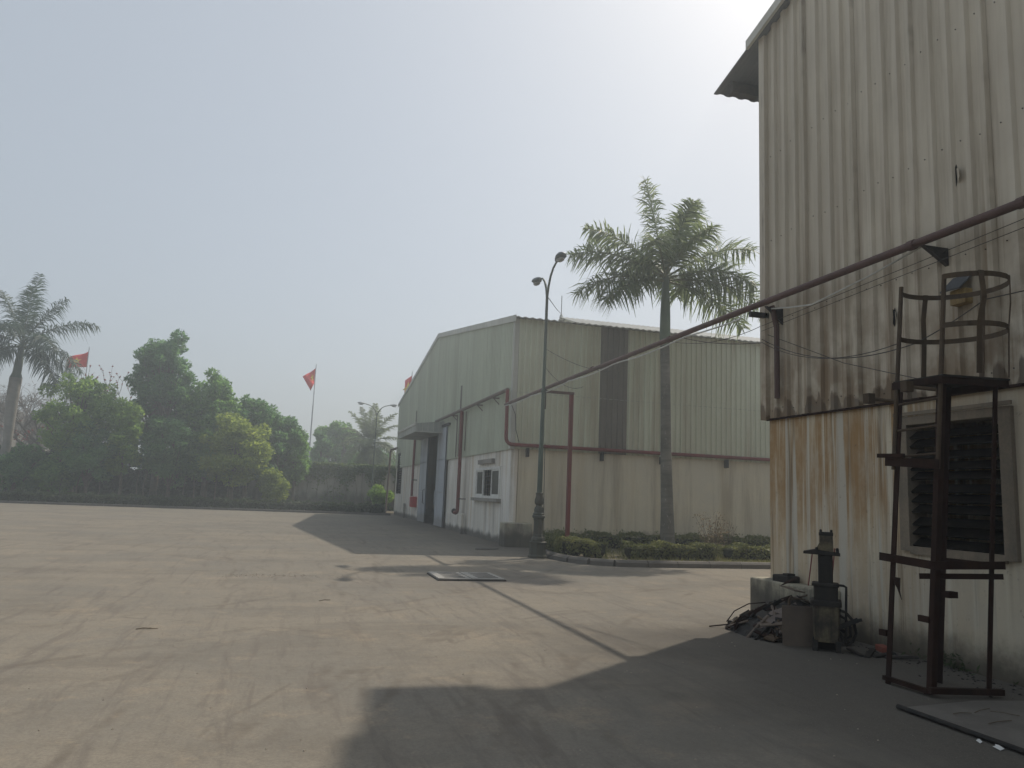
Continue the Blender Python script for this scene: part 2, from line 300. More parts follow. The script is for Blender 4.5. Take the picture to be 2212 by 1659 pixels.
# ---------------------------------------------------------------- mesh helpers
class MB:
    def __init__(s): s.v = []; s.f = []
    def add(s, vs, fs):
        o = len(s.v); s.v.extend([tuple(p) for p in vs]); s.f.extend([tuple(i + o for i in f) for f in fs]); return s
    def box(s, x0, x1, y0, y1, z0, z1, M=None):
        vs = [(x, y, z) for z in (z0, z1) for y in (y0, y1) for x in (x0, x1)]
        if M is not None: vs = [M @ Vector(p) for p in vs]
        return s.add(vs, [(0, 2, 3, 1), (4, 5, 7, 6), (0, 1, 5, 4), (2, 6, 7, 3), (0, 4, 6, 2), (1, 3, 7, 5)])
    def bevbox(s, x0, x1, y0, y1, z0, z1, b=.01, M=None):
        # box with chamfered vertical and top edges
        def ring(z, k): return [(x0 + k, y0, z), (x1 - k, y0, z), (x1, y0 + k, z), (x1, y1 - k, z), (x1 - k, y1, z), (x0 + k, y1, z), (x0, y1 - k, z), (x0, y0 + k, z)]
        def ins(r, d):
            cx, cy = (x0 + x1) / 2, (y0 + y1) / 2
            return [(cx + (p[0] - cx) * (1 - 2 * d / (x1 - x0)), cy + (p[1] - cy) * (1 - 2 * d / (y1 - y0)), p[2]) for p in r]
        rs = [ring(z0, b), ring(z1 - b, b), ins(ring(z1, b), b)]
        return s.rings(rs, M=M)
    def rings(s, rs, cap0=True, cap1=True, M=None, closed=True):
        n = len(rs[0]); vs = [Vector(p) for r in rs for p in r]
        if M is not None: vs = [M @ p for p in vs]
        fs = []
        for i in range(len(rs) - 1):
            for j in range(n if closed else n - 1):
                k = (j + 1) % n; fs.append((i * n + j, i * n + k, (i + 1) * n + k, (i + 1) * n + j))
        if cap0: fs.append(tuple(range(n - 1, -1, -1)))
        if cap1: fs.append(tuple((len(rs) - 1) * n + j for j in range(n)))
        return s.add(vs, fs)
    def tube(s, pts, r, n=8, cap=True):
        pts = [Vector(p) for p in pts]; rad = r if isinstance(r, (list, tuple)) else [r] * len(pts)
        rs = []; prev = None
        for i, p in enumerate(pts):
            d = (pts[min(i + 1, len(pts) - 1)] - pts[max(i - 1, 0)]).normalized()
            if prev is None: u = d.orthogonal().normalized()
            else:
                u = prev - d * prev.dot(d); u = u.normalized() if u.length > 1e-6 else d.orthogonal().normalized()
            prev = u; q = d.cross(u)
            rs.append([p + (u * math.cos(a) + q * math.sin(a)) * rad[i] for a in [2 * math.pi * k / n for k in range(n)]])
        return s.rings(rs, cap, cap)
    def lathe(s, prof, n=16, c=(0, 0), rot=0., M=None):
        rs = [[(c[0] + r * math.cos(rot + 2 * math.pi * k / n), c[1] + r * math.sin(rot + 2 * math.pi * k / n), z) for k in range(n)] for r, z in prof]
        return s.rings(rs, M=M)
    def prism(s, poly, d, M=None):
        # poly: list of 3-D points (planar), extruded by vector d
        d = Vector(d); n = len(poly); vs = [Vector(p) for p in poly] + [Vector(p) + d for p in poly]
        if M is not None: vs = [M @ p for p in vs]
        return s.add(vs, [tuple(range(n - 1, -1, -1)), tuple(range(n, 2 * n))] + [(j, (j + 1) % n, n + (j + 1) % n, n + j) for j in range(n)])
    def beam(s, a, b, w, h=None, up=(0, 0, 1)):
        a, b = Vector(a), Vector(b); d = (b - a).normalized(); h = h or w; up = Vector(up)
        if abs(d.dot(up)) > .95: up = Vector((1, 0, 0))
        x = d.cross(up).normalized(); y = x.cross(d)
        r = lambda p: [p + x * sx * w / 2 + y * sy * h / 2 for sx, sy in ((-1, -1), (1, -1), (1, 1), (-1, 1))]
        return s.rings([r(a), r(b)])

WLOC = {}
def link_mesh(name, me, mat, parent=None, loc=None):
    o = bpy.data.objects.new(name, me); COL.objects.link(o)
    if mat: me.materials.append(MT[mat] if isinstance(mat, str) else mat)
    if parent is not None: o.parent = parent; WLOC[o.name] = WLOC[parent.name]
    else: o.location = loc or (0, 0, 0); WLOC[o.name] = Vector(loc or (0, 0, 0))
    return o
def ob(name, mb, mat, parent=None, loc=None, smooth=False, local=False, label=None, cat=None, group=None, kind=None):
    """link one mesh; vertices are world coordinates unless local"""
    me = bpy.data.meshes.new(name)
    off = WLOC[parent.name] if parent is not None else Vector(loc or (0, 0, 0))
    v = mb.v if local else [(p[0] - off.x, p[1] - off.y, p[2] - off.z) for p in mb.v]
    me.from_pydata(v, [], mb.f); me.update()
    if smooth:
        me.polygons.foreach_set('use_smooth', [True] * len(me.polygons))
        try: me.set_sharp_from_angle(angle=R(40))
        except Exception: pass
    o = link_mesh(name, me, mat, parent, loc); tag(o, label, cat, group, kind); return o
def tag(o, label=None, cat=None, group=None, kind=None):
    if label: o['label'] = label
    if cat: o['category'] = cat
    if group: o['group'] = group
    if kind: o['kind'] = kind
    return o
def thing(name, label, cat, loc=(0, 0, 0), group=None, rz=0):
    o = bpy.data.objects.new(name, None); COL.objects.link(o); o.location = loc; o.rotation_euler.z = rz; o.empty_display_size = .2
    WLOC[o.name] = Vector(loc); return tag(o, label, cat, group)
def np_mesh(name, V, F, mat, parent=None, loc=None, **k):
    """V (n,3) world coordinates, F (m,4) quads"""
    off = WLOC[parent.name] if parent is not None else Vector(loc or (0, 0, 0))
    V = V - np.array(off); me = bpy.data.meshes.new(name)
    me.vertices.add(len(V)); me.vertices.foreach_set('co', V.astype(np.float32).ravel())
    m, q = F.shape; me.loops.add(m * q); me.loops.foreach_set('vertex_index', F.astype(np.int32).ravel())
    me.polygons.add(m); me.polygons.foreach_set('loop_start', np.arange(0, m * q, q, dtype=np.int32))
    me.update(calc_edges=True); me.validate()
    o = link_mesh(name, me, mat, parent, loc); tag(o, **k); return o

def leaves(C, size, aspect=.45, up=.3, droop=.0, outward=None):
    """quads (diamond leaves) at centres C (n,3)"""
    n = len(C); d = rng.normal(size=(n, 3)); d[:, 2] = d[:, 2] * .7 + up - droop
    if outward is not None: d += outward
    d /= np.linalg.norm(d, axis=1, keepdims=True)
    s = rng.normal(size=(n, 3)); s -= d * (s * d).sum(1, keepdims=True); s /= np.linalg.norm(s, axis=1, keepdims=True)
    L = (size * rng.uniform(.45, 1.6, n))[:, None]; W = L * aspect * .5
    V = np.stack([C - d * L * .5, C + s * W, C + d * L * .5, C - s * W], 1).reshape(-1, 3)
    return V, np.arange(4 * n).reshape(-1, 4)

def clump_points(c, r, n, shell=.55):
    d = rng.normal(size=(n, 3)); d /= np.linalg.norm(d, axis=1, keepdims=True)
    rad = rng.uniform(shell, 1, n) ** .7
    return np.array(c) + d * rad[:, None] * np.array(r), d

# ---------------------------------------------------------------- the ground
G = MB(); nx = 60
xs = np.concatenate([np.linspace(-200, -30, 12), np.linspace(-26, 26, 53), np.linspace(30, 200, 12)])
ys = np.concatenate([np.linspace(-200, -12, 10), np.linspace(-8, 60, 69), np.linspace(66, 260, 14)])
for y in ys:
    for x in xs: G.v.append((x, y, 0.0))
for j in range(len(ys) - 1):
    for i in range(len(xs) - 1):
        a = j * len(xs) + i; G.f.append((a, a + 1, a + 1 + len(xs), a + len(xs)))
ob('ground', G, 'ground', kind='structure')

# ---------------------------------------------------------------- helpers for buildings
def wall_holes(u0, u1, v0, v1, holes, place, t, top=None):
    """a slab in (u, v), thickness t, rectangular holes; place(u, v, w) -> world"""
    us = sorted({u0, u1, *[h[0] for h in holes], *[h[1] for h in holes]}); vs_ = sorted({v0, v1, *[h[2] for h in holes], *[h[3] for h in holes]})
    us = [u for u in us if u0 <= u <= u1]; vs_ = [v for v in vs_ if v0 <= v <= v1]
    def solid(i, j):
        if not (0 <= i < len(us) - 1 and 0 <= j < len(vs_) - 1): return False
        cu, cv = (us[i] + us[i + 1]) / 2, (vs_[j] + vs_[j + 1]) / 2
        return not any(h[0] < cu < h[1] and h[2] < cv < h[3] for h in holes)
    m = MB()
    for i in range(len(us) - 1):
        for j in range(len(vs_) - 1):
            if not solid(i, j): continue
            a, b_, c, d = us[i], us[i + 1], vs_[j], vs_[j + 1]
            m.add([place(a, c, 0), place(b_, c, 0), place(b_, d, 0), place(a, d, 0)], [(0, 1, 2, 3)])
            m.add([place(a, c, t), place(b_, c, t), place(b_, d, t), place(a, d, t)], [(3, 2, 1, 0)])
            for (ii, jj, p, q) in ((i - 1, j, (a, c), (a, d)), (i + 1, j, (b_, c), (b_, d)), (i, j - 1, (a, c), (b_, c)), (i, j + 1, (a, d), (b_, d))):
                if not solid(ii, jj): m.add([place(*p, 0), place(*q, 0), place(*q, t), place(*p, t)], [(0, 1, 2, 3)])
    return m

def rib_sheet(u0, u1, pitch, zb, ztop, place, rib_w=.055, rib_h=.028, slope=.018, first=None, thick=.004):
    """trapezoid-rib cladding sheet between u0 and u1; zb / ztop are functions of u; place(u, z, outward)"""
    pts = [(u0, 0.)]
    u = (u0 + pitch / 2) if first is None else first
    while u < u1 - rib_w / 2 - slope:
        if u - rib_w / 2 - slope > u0 + 1e-4:
            pts += [(u - rib_w / 2 - slope, 0.), (u - rib_w / 2, rib_h), (u + rib_w / 2, rib_h), (u + rib_w / 2 + slope, 0.)]
        u += pitch
    pts.append((u1, 0.))
    m = MB(); n = len(pts)
    lo = [place(a, zb(a), h) for a, h in pts]; hi = [place(a, ztop(a), h) for a, h in pts]
    m.add(lo + hi, [(j, j + 1, n + j + 1, n + j) for j in range(n - 1)])
    # returned bottom edge so the sheet shows thickness
    m.add(lo + [place(a, zb(a), h - thick * 4) for a, h in pts], [(j + 1, j, n + j, n + j + 1) for j in range(n - 1)])
    return m

# ================================================================ warehouse
XW, Y0, Y1, YP = 6.83, 24.1, 52.6, 38.4
XE = 31.0
EAVE, PEAK = 7.48, 9.6
def gz(y): return EAVE + (PEAK - EAVE) * (1 - abs(y - YP) / (YP - Y0)) if y < YP else EAVE + (PEAK - EAVE) * (1 - (y - YP) / (Y1 - YP))
wh = thing('warehouse', 'long green metal warehouse with white and beige plaster base and dark open doorway', 'building', (XW, Y0, 0))
WH_HOLES = [(25.35, 28.9, 1.46, 2.56), (34.75, 41.45, 0, 3.12), (49.8, 51.9, 1.4, 3.12)]
for (ya_, yb_, hl_) in ((Y0, 34.75, WH_HOLES[:1]), (41.45, Y1, WH_HOLES[2:])): ob('lower_wall', wall_holes(ya_, yb_, 0, 3.12, hl_, lambda u, v, t: (XW + t, u, v), .22), 'white_plaster', wh, label='white stained plaster base of the gable end, ' + ('right' if ya_ == Y0 else 'left') + ' of the doorway')
ob('lower_wall', wall_holes(XW + .24, XE, 0, 3.12, [], lambda u, v, t: (u, Y0 + .002 + t, v), .22), 'beige_plaster', wh, label='beige stained plaster base of the long side')
bw = MB().box(XW + .3, XE, Y1 - .25, Y1 - .02, 0, EAVE - .05).box(XE - .2, XE - .02, Y0 + .3, Y1 - .3, 0, EAVE - .05)
bw.prism([(XE - .15, Y0 + .3, EAVE - .05), (XE - .15, YP, PEAK - .08), (XE - .15, Y1 - .3, EAVE - .05)], (.1, 0, 0))
ob('rear_wall', bw, 'beige_plaster', wh)
ob('interior_floor', MB().box(XW + .05, XE - .3, Y0 + .3, Y1 - .3, -.05, .012), 'concrete', wh)
# gable cladding, one object per sheet
SW = 1.0
k = 0; y = Y0 + .03
while y < Y1 - .05:
    ya, yb = y, min(y + SW, Y1)
    def zb(u, ya=ya, yb=yb):
        c = (ya + yb) / 2
        if 34.7 < c < 41.5: return 4.62
        if 49.7 < c < 52.0: return 4.06
        return 3.08
    dx = -.034 - .004 * (k % 2)
    m = rib_sheet(ya, yb + .02, .2, zb, lambda u: gz(u) - .04, lambda u, z, h, dx=dx: (XW + dx - h, u, z), .06, .06, .018)
    ob('siding_sheet', m, 'gable_siding', wh); k += 1; y += SW
for (ya, yb, za, zc) in ((31.85, 32.15, 3.12, 6.15), (32.45, 32.68, 3.12, 4.95), (44.15, 44.5, 3.12, 6.22)):
    m = rib_sheet(ya, yb, .1, lambda u: za, lambda u: zc, lambda u, z, h: (XW - .106 - h, u, z), .03, .012, .01)
    ob('skylight_strip', m, 'brown_siding', wh, label='narrow brown translucent strip in the gable cladding')
# side cladding
x = XW + .02; k = 0; SX = .9935
while x < XE - .1:
    xb = min(x + SX, XE)
    dy = .03 + .004 * (k % 2)
    brown = (k == 3)
    m = rib_sheet(x, xb + .02, .2, lambda u: 3.1, lambda u: EAVE - .05, lambda u, z, h, dy=dy: (u, Y0 - dy - h, z), .06, .045, .02)
    ob('siding_sheet', m, 'brown_siding' if brown else 'side_siding', wh, label='brown cladding sheet among the pale green ones' if brown else None); k += 1; x += SX
ob('corner_trim', MB().box(XW - .085, XW + .07, Y0 - .085, Y0 + .12, 3.09, EAVE - .06), 'trim', wh)
ob('lap_seam', MB().box(XW + .1, XE, Y0 - .072, Y0 - .062, 4.95, 4.96), 'canopy_metal', wh)
# roof
def corr_roof(y_e, z_e, y_r, z_r, xa, xb, pitch=.25, h=.04, th=.03):
    m = MB(); n = int((xb - xa) / (pitch / 4)); us = np.linspace(xa, xb, n + 1)
    prof = [h * (.5 + .5 * math.sin(2 * math.pi * (u - xa) / pitch)) for u in us]
    for zo in (0, -th):
        m.v += [(u, y_e, z_e + p + zo) for u, p in zip(us, prof)] + [(u, y_r, z_r + p + zo) for u, p in zip(us, prof)]
    N = n + 1
    for j in range(n):
        m.f.append((j, j + 1, N + j + 1, N + j)); m.f.append((2 * N + j + 1, 2 * N + j, 3 * N + j, 3 * N + j + 1)); m.f.append((j + 1, j, 2 * N + j, 2 * N + j + 1))
    m.f.append((0, N, 3 * N, 2 * N)); m.f.append((N - 1, 3 * N - 1, 4 * N - 1, 2 * N - 1))
    return m
ROOF = ob('roof', corr_roof(Y0 - .28, EAVE - .06, YP, PEAK, XW - .1, XE), 'roof_metal', wh)
ob('roof', corr_roof(Y1 + .28, EAVE - .06, YP + .002, PEAK, XW - .1, XE), 'roof_metal', wh)
vt = MB()
for (ya, za, yb, zb_) in ((Y0 - .28, EAVE - .06, YP, PEAK), (YP, PEAK, Y1 + .28, EAVE - .06)):
    vt.prism([(XW - .13, ya, za - .15), (XW - .13, yb, zb_ - .15), (XW - .13, yb, zb_ + .07), (XW - .13, ya, za + .07)], (.028, 0, 0))
ob('verge_trim', vt, 'trim', wh)
# ridge monitor
mo = ob('ridge_monitor', MB().prism([(13.6, YP - 2.2, 9.2), (13.6, YP - 2.2, 10.45), (13.6, YP, 11.15), (13.6, YP + 2.2, 10.45), (13.6, YP + 2.2, 9.2)], (XE - 13.6, 0, 0)), 'side_siding', wh)
ob('monitor_roof', corr_roof(YP - 2.6, 10.36, YP, 11.2, 13.3, XE, .3, .05), 'roof_metal', mo)
ob('monitor_roof', corr_roof(YP + 2.6, 10.36, YP + .002, 11.2, 13.3, XE, .3, .05), 'roof_metal', mo)
# window in the gable
wn = ob('window', MB().box(XW - .05, XW + .12, 25.35, 28.9, 2.40, 2.48).box(XW - .05, XW + .12, 25.35, 28.9, 1.5, 1.58).box(XW - .05, XW + .12, 25.35, 25.45, 1.58, 2.40).box(XW - .05, XW + .12, 28.8, 28.9, 1.58, 2.40), 'aluminium', wh)
for (a, b_) in ((25.45, 26.55), (27.75, 28.8)):
    fr = MB()
    for (p, q, r_, s_) in ((a, b_, 2.35, 2.4), (a, b_, 1.58, 1.63), (a, a + .07, 1.63, 2.35), (b_ - .07, b_, 1.63, 2.35)): fr.box(XW - .03, XW + .03, p, q, r_, s_)
    sh = ob('sash', fr, 'aluminium', wn)
    ob('pane', MB().box(XW - .005, XW + .005, a + .07, b_ - .07, 1.63, 2.35), simple('frosted', (.085, .085, .08), (.06, .06, .058), 3, .35) if 'frosted' not in bpy.data.materials else bpy.data.materials['frosted'], wn)
gr = MB()
for i in range(4): gr.box(XW + .06, XW + .075, 26.6 + i * .37, 26.625 + i * .37, 1.58, 2.40)
for i in range(6): gr.box(XW + .05, XW + .06, 26.55, 27.75, 1.66 + i * .135, 1.675 + i * .135)
ob('grille', gr, simple('grille_iron', (.10, .10, .10), (.07, .07, .07), 5, .6), wn)
ob('sill', MB().box(XW - .16, XW, 25.2, 29.05, 1.40, 1.498), 'concrete', wn)
ob('lintel', MB().box(XW - .12, XW, 26.2, 28.3, 2.60, 2.74), 'concrete', wn)
wn.scale.z = 1.12; wn.location.z = -.22
# sliding door
for (a, b_, n_) in ((34.6, 36.65, 1), (39.45, 41.6, 0)):
    d_ = MB()
    for zz in (0.05, 1.6, 3.1):
        d_.bevbox(XW - .16, XW - .11, a, b_, zz, zz + (1.54 if zz < 3 else 1.5), .006)
    dr = ob('door_leaf', d_, 'door_metal', wh)
    dm = MB()
    for yy in (a + .03, b_ - .03): dm.box(XW - .17, XW - .1, yy - .03, yy + .03, .05, 4.6)
    ob('stile', dm, 'door_metal', dr)
    yy = 36.4 if n_ else 39.75
    ob('handle', MB().tube([(XW - .17, yy, 1.0), (XW - .24, yy, 1.02), (XW - .24, yy, 1.68), (XW - .17, yy, 1.7)], .02, 6), 'dark_metal' if not n_ else 'galv', dr)
ob('door_rail', MB().box(XW - .22, XW - .08, 34.0, 43.0, 4.62, 4.72), 'dark_metal', wh)
# canopy over the door
ca = ob('canopy', MB().prism([(5.42, 35.6, 4.36), (6.79, 35.6, 4.38), (6.79, 35.6, 4.92), (5.42, 35.6, 4.74)], (0, 6.3, 0)), 'canopy_metal', wh)
for i in range(6):
    xx = 5.44 + i * .26
    ob('rib', MB().box(xx, xx + .03, 35.57, 35.598, 4.40, 4.72 + (xx - 5.42) * .12), 'trim', ca)
ob('edge_trim', MB().box(5.38, 5.418, 35.58, 41.95, 4.66, 4.78).box(5.42, 6.79, 35.575, 35.597, 4.34, 4.385), 'trim', ca)
# louvre
lv = ob('louvre', MB().box(XW - .04, XW + .1, 49.8, 49.88, 1.4, 4.06).box(XW - .04, XW + .1, 51.82, 51.9, 1.4, 4.06).box(XW - .04, XW + .1, 49.88, 51.82, 3.98, 4.06), 'dark_metal', wh)
for i in range(17):
    z = 1.46 + i * .15; ob('slat', MB().prism([(XW - .03, 49.88, z), (XW + .06, 49.88, z + .1), (XW + .07, 49.88, z + .09), (XW - .02, 49.88, z - .012)], (0, 1.94, 0)), 'slat', lv)
# concrete buttress at corner and short posts
ob('corner_block', MB().bevbox(6.52, 7.42, 23.45, 24.09, 0, .74, .02), 'old_concrete', loc=(6.97, 23.8, 0), label='stained concrete block at the foot of the warehouse corner', cat='concrete block')
ob('guard_post', MB().bevbox(6.62, 6.74, 30.35, 30.55, 0, .8, .015), 'white_plaster', loc=(6.68, 30.45, 0), label='short white concrete post under the valve of the nearer standpipe', cat='post')
ob('guard_post', MB().bevbox(6.62, 6.74, 46.6, 46.85, 0, .85, .015), 'concrete', loc=(6.68, 46.7, 0), label='short grey concrete post beyond the red hose cabinet', cat='post')
# lightning rod with stay wires
lr = thing('lightning_rod', 'thin lightning rod on the ridge end of the warehouse roof', 'lightning rod', (13.35, YP, 11.22))
ob('rod', MB().tube([(13.35, YP, 11.2), (13.35, YP, 12.4)], .02, 6), 'dark_metal', lr)
ob('cone', MB().lathe([(.12, 11.2), (.08, 11.3), (.02, 11.42)], 8, (13.35, YP)), 'roof_metal', lr)
ob('stay_wire', MB().tube([(13.35, YP, 11.4), (9.9, 29, 9.15), (6.42, 19.65, 7.05)], .012, 5), 'cable_dark', lr)

# ---------------------------------------------------------------- fire pipes on the warehouse
def elbow(a, b, c, r=.15, n=5):
    """points from a via rounded corner b to c"""
    a, b, c = Vector(a), Vector(b), Vector(c); p = b + (a - b).normalized() * r; q = b + (c - b).normalized() * r
    return [p.lerp(b, t).lerp(b.lerp(q, t), t) for t in [i / n for i in range(n + 1)]]
PX = 6.52
up = thing('fire_pipe', 'dull red fire pipe along the gable from the corner riser to the door canopy', 'pipe', (PX, 24.0, 3.2))
ob('riser', MB().tube([(PX + .05, 24.0, 5.0)] + elbow((PX + .05, 24.0, 5), (PX + .05, 23.93, 3.22), (8, 23.93, 3.22), .25) + [(16, 23.93, 3.22), (XE, 23.93, 3.22)], .06, 10), 'red_paint', up, smooth=True)
ob('upper_run', MB().tube([(PX + .05, 23.96, 5.0), (PX + .05, 30.9, 5.0), (PX + .05, 36.9, 5.0)], .065, 8), 'dull_pipe', up, smooth=True)
for yy in (25.6, 28.0, 32.6): ob('bracket', MB().box(PX - .02, XW - .03, yy, yy + .05, 4.88, 4.93).beam((PX, yy + .02, 4.9), (XW - .05, yy + .02, 4.65), .03), 'dull_pipe', up)
for xx in (7.3, 9.9, 12.1, 14.6, 17): ob('bracket', MB().box(xx, xx + .05, 23.85, 24.1, 2.85, 3.14), 'dark_metal', up)
sp = thing('fire_standpipe', 'red fire standpipe with hose valve between the window and the door', 'pipe', (PX, 30.9, .75))
ob('pipe', MB().tube([(PX + .05, 30.9, 4.93), (PX + .05, 30.9, 1.0)] + elbow((PX + .05, 30.9, 2), (PX + .05, 30.9, .8), (PX - .1, 31.3, .8), .15) + [(PX - .02, 31.2, .82)], .075, 10), 'red_paint', sp, smooth=True)
ob('valve', MB().lathe([(.07, .0), (.11, .02), (.11, .1), (.05, .12), (.05, .24)], 10, M=Matrix.Translation((PX - .02, 31.15, .84)) @ Matrix.Rotation(R(-70), 4, 'X')), 'dark_metal', sp)
ob('bracket', MB().box(PX - .02, XW - .01, 30.6, 30.65, 1.35, 1.39), 'dark_metal', sp)
ob('conduit', MB().tube([(PX + .15, 30.55, 4.9), (PX + .15, 30.55, 3.3)], .02, 6), 'dull_pipe', sp)
s2 = thing('fire_standpipe', 'thin red standpipe left of the doorway leading down to the hose cabinet', 'pipe', (PX, 43.7, 1.3))
ob('pipe', MB().tube([(PX + .1, 43.7, 4.62), (PX + .1, 43.7, 1.32)], .07, 8), 'red_paint', s2, smooth=True)
ob('bracket', MB().box(PX, XW - .01, 43.4, 43.45, 2.2, 2.25), 'dark_metal', s2)
hc = thing('hose_cabinet', 'bright red fire hose cabinet on the white wall left of the doorway', 'cabinet', (PX + .1, 43.3, .75))
ob('box', MB().bevbox(PX + .02, XW, 43.0, 43.75, .72, 1.3, .02), 'fire_red', hc)
ob('door', MB().bevbox(PX, PX + .018, 43.05, 43.7, .77, 1.25, .004), 'fire_red', hc)
s3 = thing('drain_pipe', 'brown pipe bending round the far corner of the warehouse', 'pipe', (6.5, 53.2, 0))
ob('pipe', MB().tube([(6.5, 50.5, 4.35)] + elbow((6.5, 50.5, 4.35), (6.45, 53.3, 4.35), (6.4, 53.3, 0), .3) + [(6.35, 53.3, .02)], .07, 8), 'dull_pipe', s3, smooth=True)
ob('bracket', MB().box(6.45, 6.83, 52.4, 52.45, 4.3, 4.35), 'dull_pipe', s3)

# ================================================================ overhead pipe, its portal and cables
ohz = 4.57
op = thing('overhead_pipe', 'long maroon pipe crossing the yard overhead from the near shed to the warehouse corner', 'pipe', (PX, 17, ohz))
ob('pipe', MB().tube([(PX, -10, ohz), (PX, 5, ohz), (PX, 12, ohz), (PX, 18, ohz - .02), (PX, 24.0, ohz - .06)], .047, 12), 'maroon_pipe', op, smooth=True)
for yy in (6.6, 4.4): ob('bracket', MB().prism([(PX - .06, yy, ohz - .07), (XW - .03, yy, ohz - .07), (XW - .03, yy, ohz - .27)], (0, .05, 0)), 'dark_metal', op)
for yy in (5.4, 6.78, 12.6, 16.4): ob('coupling', MB().tube([(PX, yy, ohz), (PX, yy + .09, ohz)], .058, 12), 'maroon_pipe', op)
ob('support_post', MB().tube([(6.62, 9.62, ohz - .05), (6.7, 9.62, 4.2), (6.7, 9.62, 3.15)], .04, 8), 'maroon_pipe', op)
ob('gusset', MB().prism([(6.5, 9.6, 4.5), (6.8, 9.6, 4.5), (6.8, 9.6, 4.25)], (0, .03, 0)), 'dark_metal', op)
ob('bracket', MB().box(6.48, 6.8, 9.95, 10.0, 4.42, 4.5), 'dark_metal', op)
ps = thing('pipe_support', 'dark red steel post and arm tied to the lamp post under the overhead pipe', 'pipe support', (7.3, 19.95, .1))
ob('post', MB().box(7.26, 7.36, 19.9, 20.0, .0, 4.48), 'red_paint', ps)
ob('arm', MB().box(6.40, 7.36, 19.86, 19.94, 4.42, 4.49), 'maroon_pipe', ps)
ob('clamp', MB().box(6.42, 6.50, 19.72, 19.8, 3.95, 4.5), 'dark_metal', ps)
def sag(a, b, s, n=14):
    a, b = Vector(a), Vector(b); return [a.lerp(b, i / n) - Vector((0, 0, 4 * s * (i / n) * (1 - i / n))) for i in range(n + 1)]
def cable(label, pts, r=.008, mat='cable_dark', parts=None):
    p0 = Vector(pts[0]); o = ob('cable', MB().tube(pts, r, 5), mat, loc=tuple(p0), label=label, cat='cable'); return o
wp = []
for i in range(40):
    yy = 10.2 + i * .35; wp.append((PX - .05, yy, ohz - .09 - .05 * abs(math.sin(yy * 1.05)) - (.0 if yy < 18 else .02)))
cable('white cable strapped along the underside of the overhead pipe', wp, .014, 'cable_white')
cable('white cable sagging below the overhead pipe on the shed cladding', [(6.6, 9.65, 4.48), (6.62, 9.2, 4.40), (6.62, 8.72, 4.33), (6.62, 8.6, 4.34), (6.62, 7.6, 4.44), (6.6, 6.75, 4.55)], .012, 'cable_white')
cable('thin dark wire drooping across the shed cladding to the ladder cage', sag((6.72, 10.02, 4.1), (6.2, 6.5, 3.35), .22) + sag((6.2, 6.5, 3.35), (6.5, 5.9, 3.72), .02)[1:] + [(6.7, 4.0, 3.7)], .006)
cable('second thin wire just under the drooping wire on the shed', sag((6.72, 10.02, 4.05), (5.8, 6.27, 3.28), .2), .005)
cable('thin wire slanting down across the shed cladding to the platform', [(6.74, 9.9, 4.15), (6.7, 8.2, 3.45), (6.1, 6.3, 2.93)], .005)
cable('tight dark wire behind the overhead pipe on the shed', [(6.70, 10, 4.3), (6.70, 7, 4.42), (6.70, 3, 4.6)], .004)
cable('lower tight wire behind the overhead pipe on the shed', [(6.70, 10, 4.22), (6.70, 7, 4.34), (6.70, 3, 4.5)], .004)
cable('loose wire bundle hanging off the shed corner below the pipe', sag((6.52, 12.2, 4.52), (6.74, 10.02, 4.05), .06, 8) + [(6.8, 10.06, 3.7)], .007)
cable('thin looped wire hanging near the shed corner', sag((6.52, 12.6, 4.52), (6.8, 10.05, 4.35), .14, 8), .005)
cable('wire sagging from the lamp post to the warehouse cladding', sag((6.4, 19.65, 5.1), (9.2, 24.0, 5.3), .25), .008)
cable('wire slung from the lamp post across the brown cladding strip', sag((6.4, 19.65, 5.6), (10.2, 24.0, 5.9), .15), .008)
cable('black lead hanging down the cladding beside the corner riser', [(6.72, 23.95, 4.5), (6.86, 23.95, 4.2), (6.9, 23.95, 3.7), (7.02, 23.95, 3.3)], .012)
cable('earth wire running down the back of the green lamp post', [(6.47, 19.6, 3.0), (6.49, 19.6, 1.6), (6.5, 19.58, 1.0), (6.52, 19.55, .3), (6.62, 19.4, .02), (6.8, 19.3, .015)], .009)

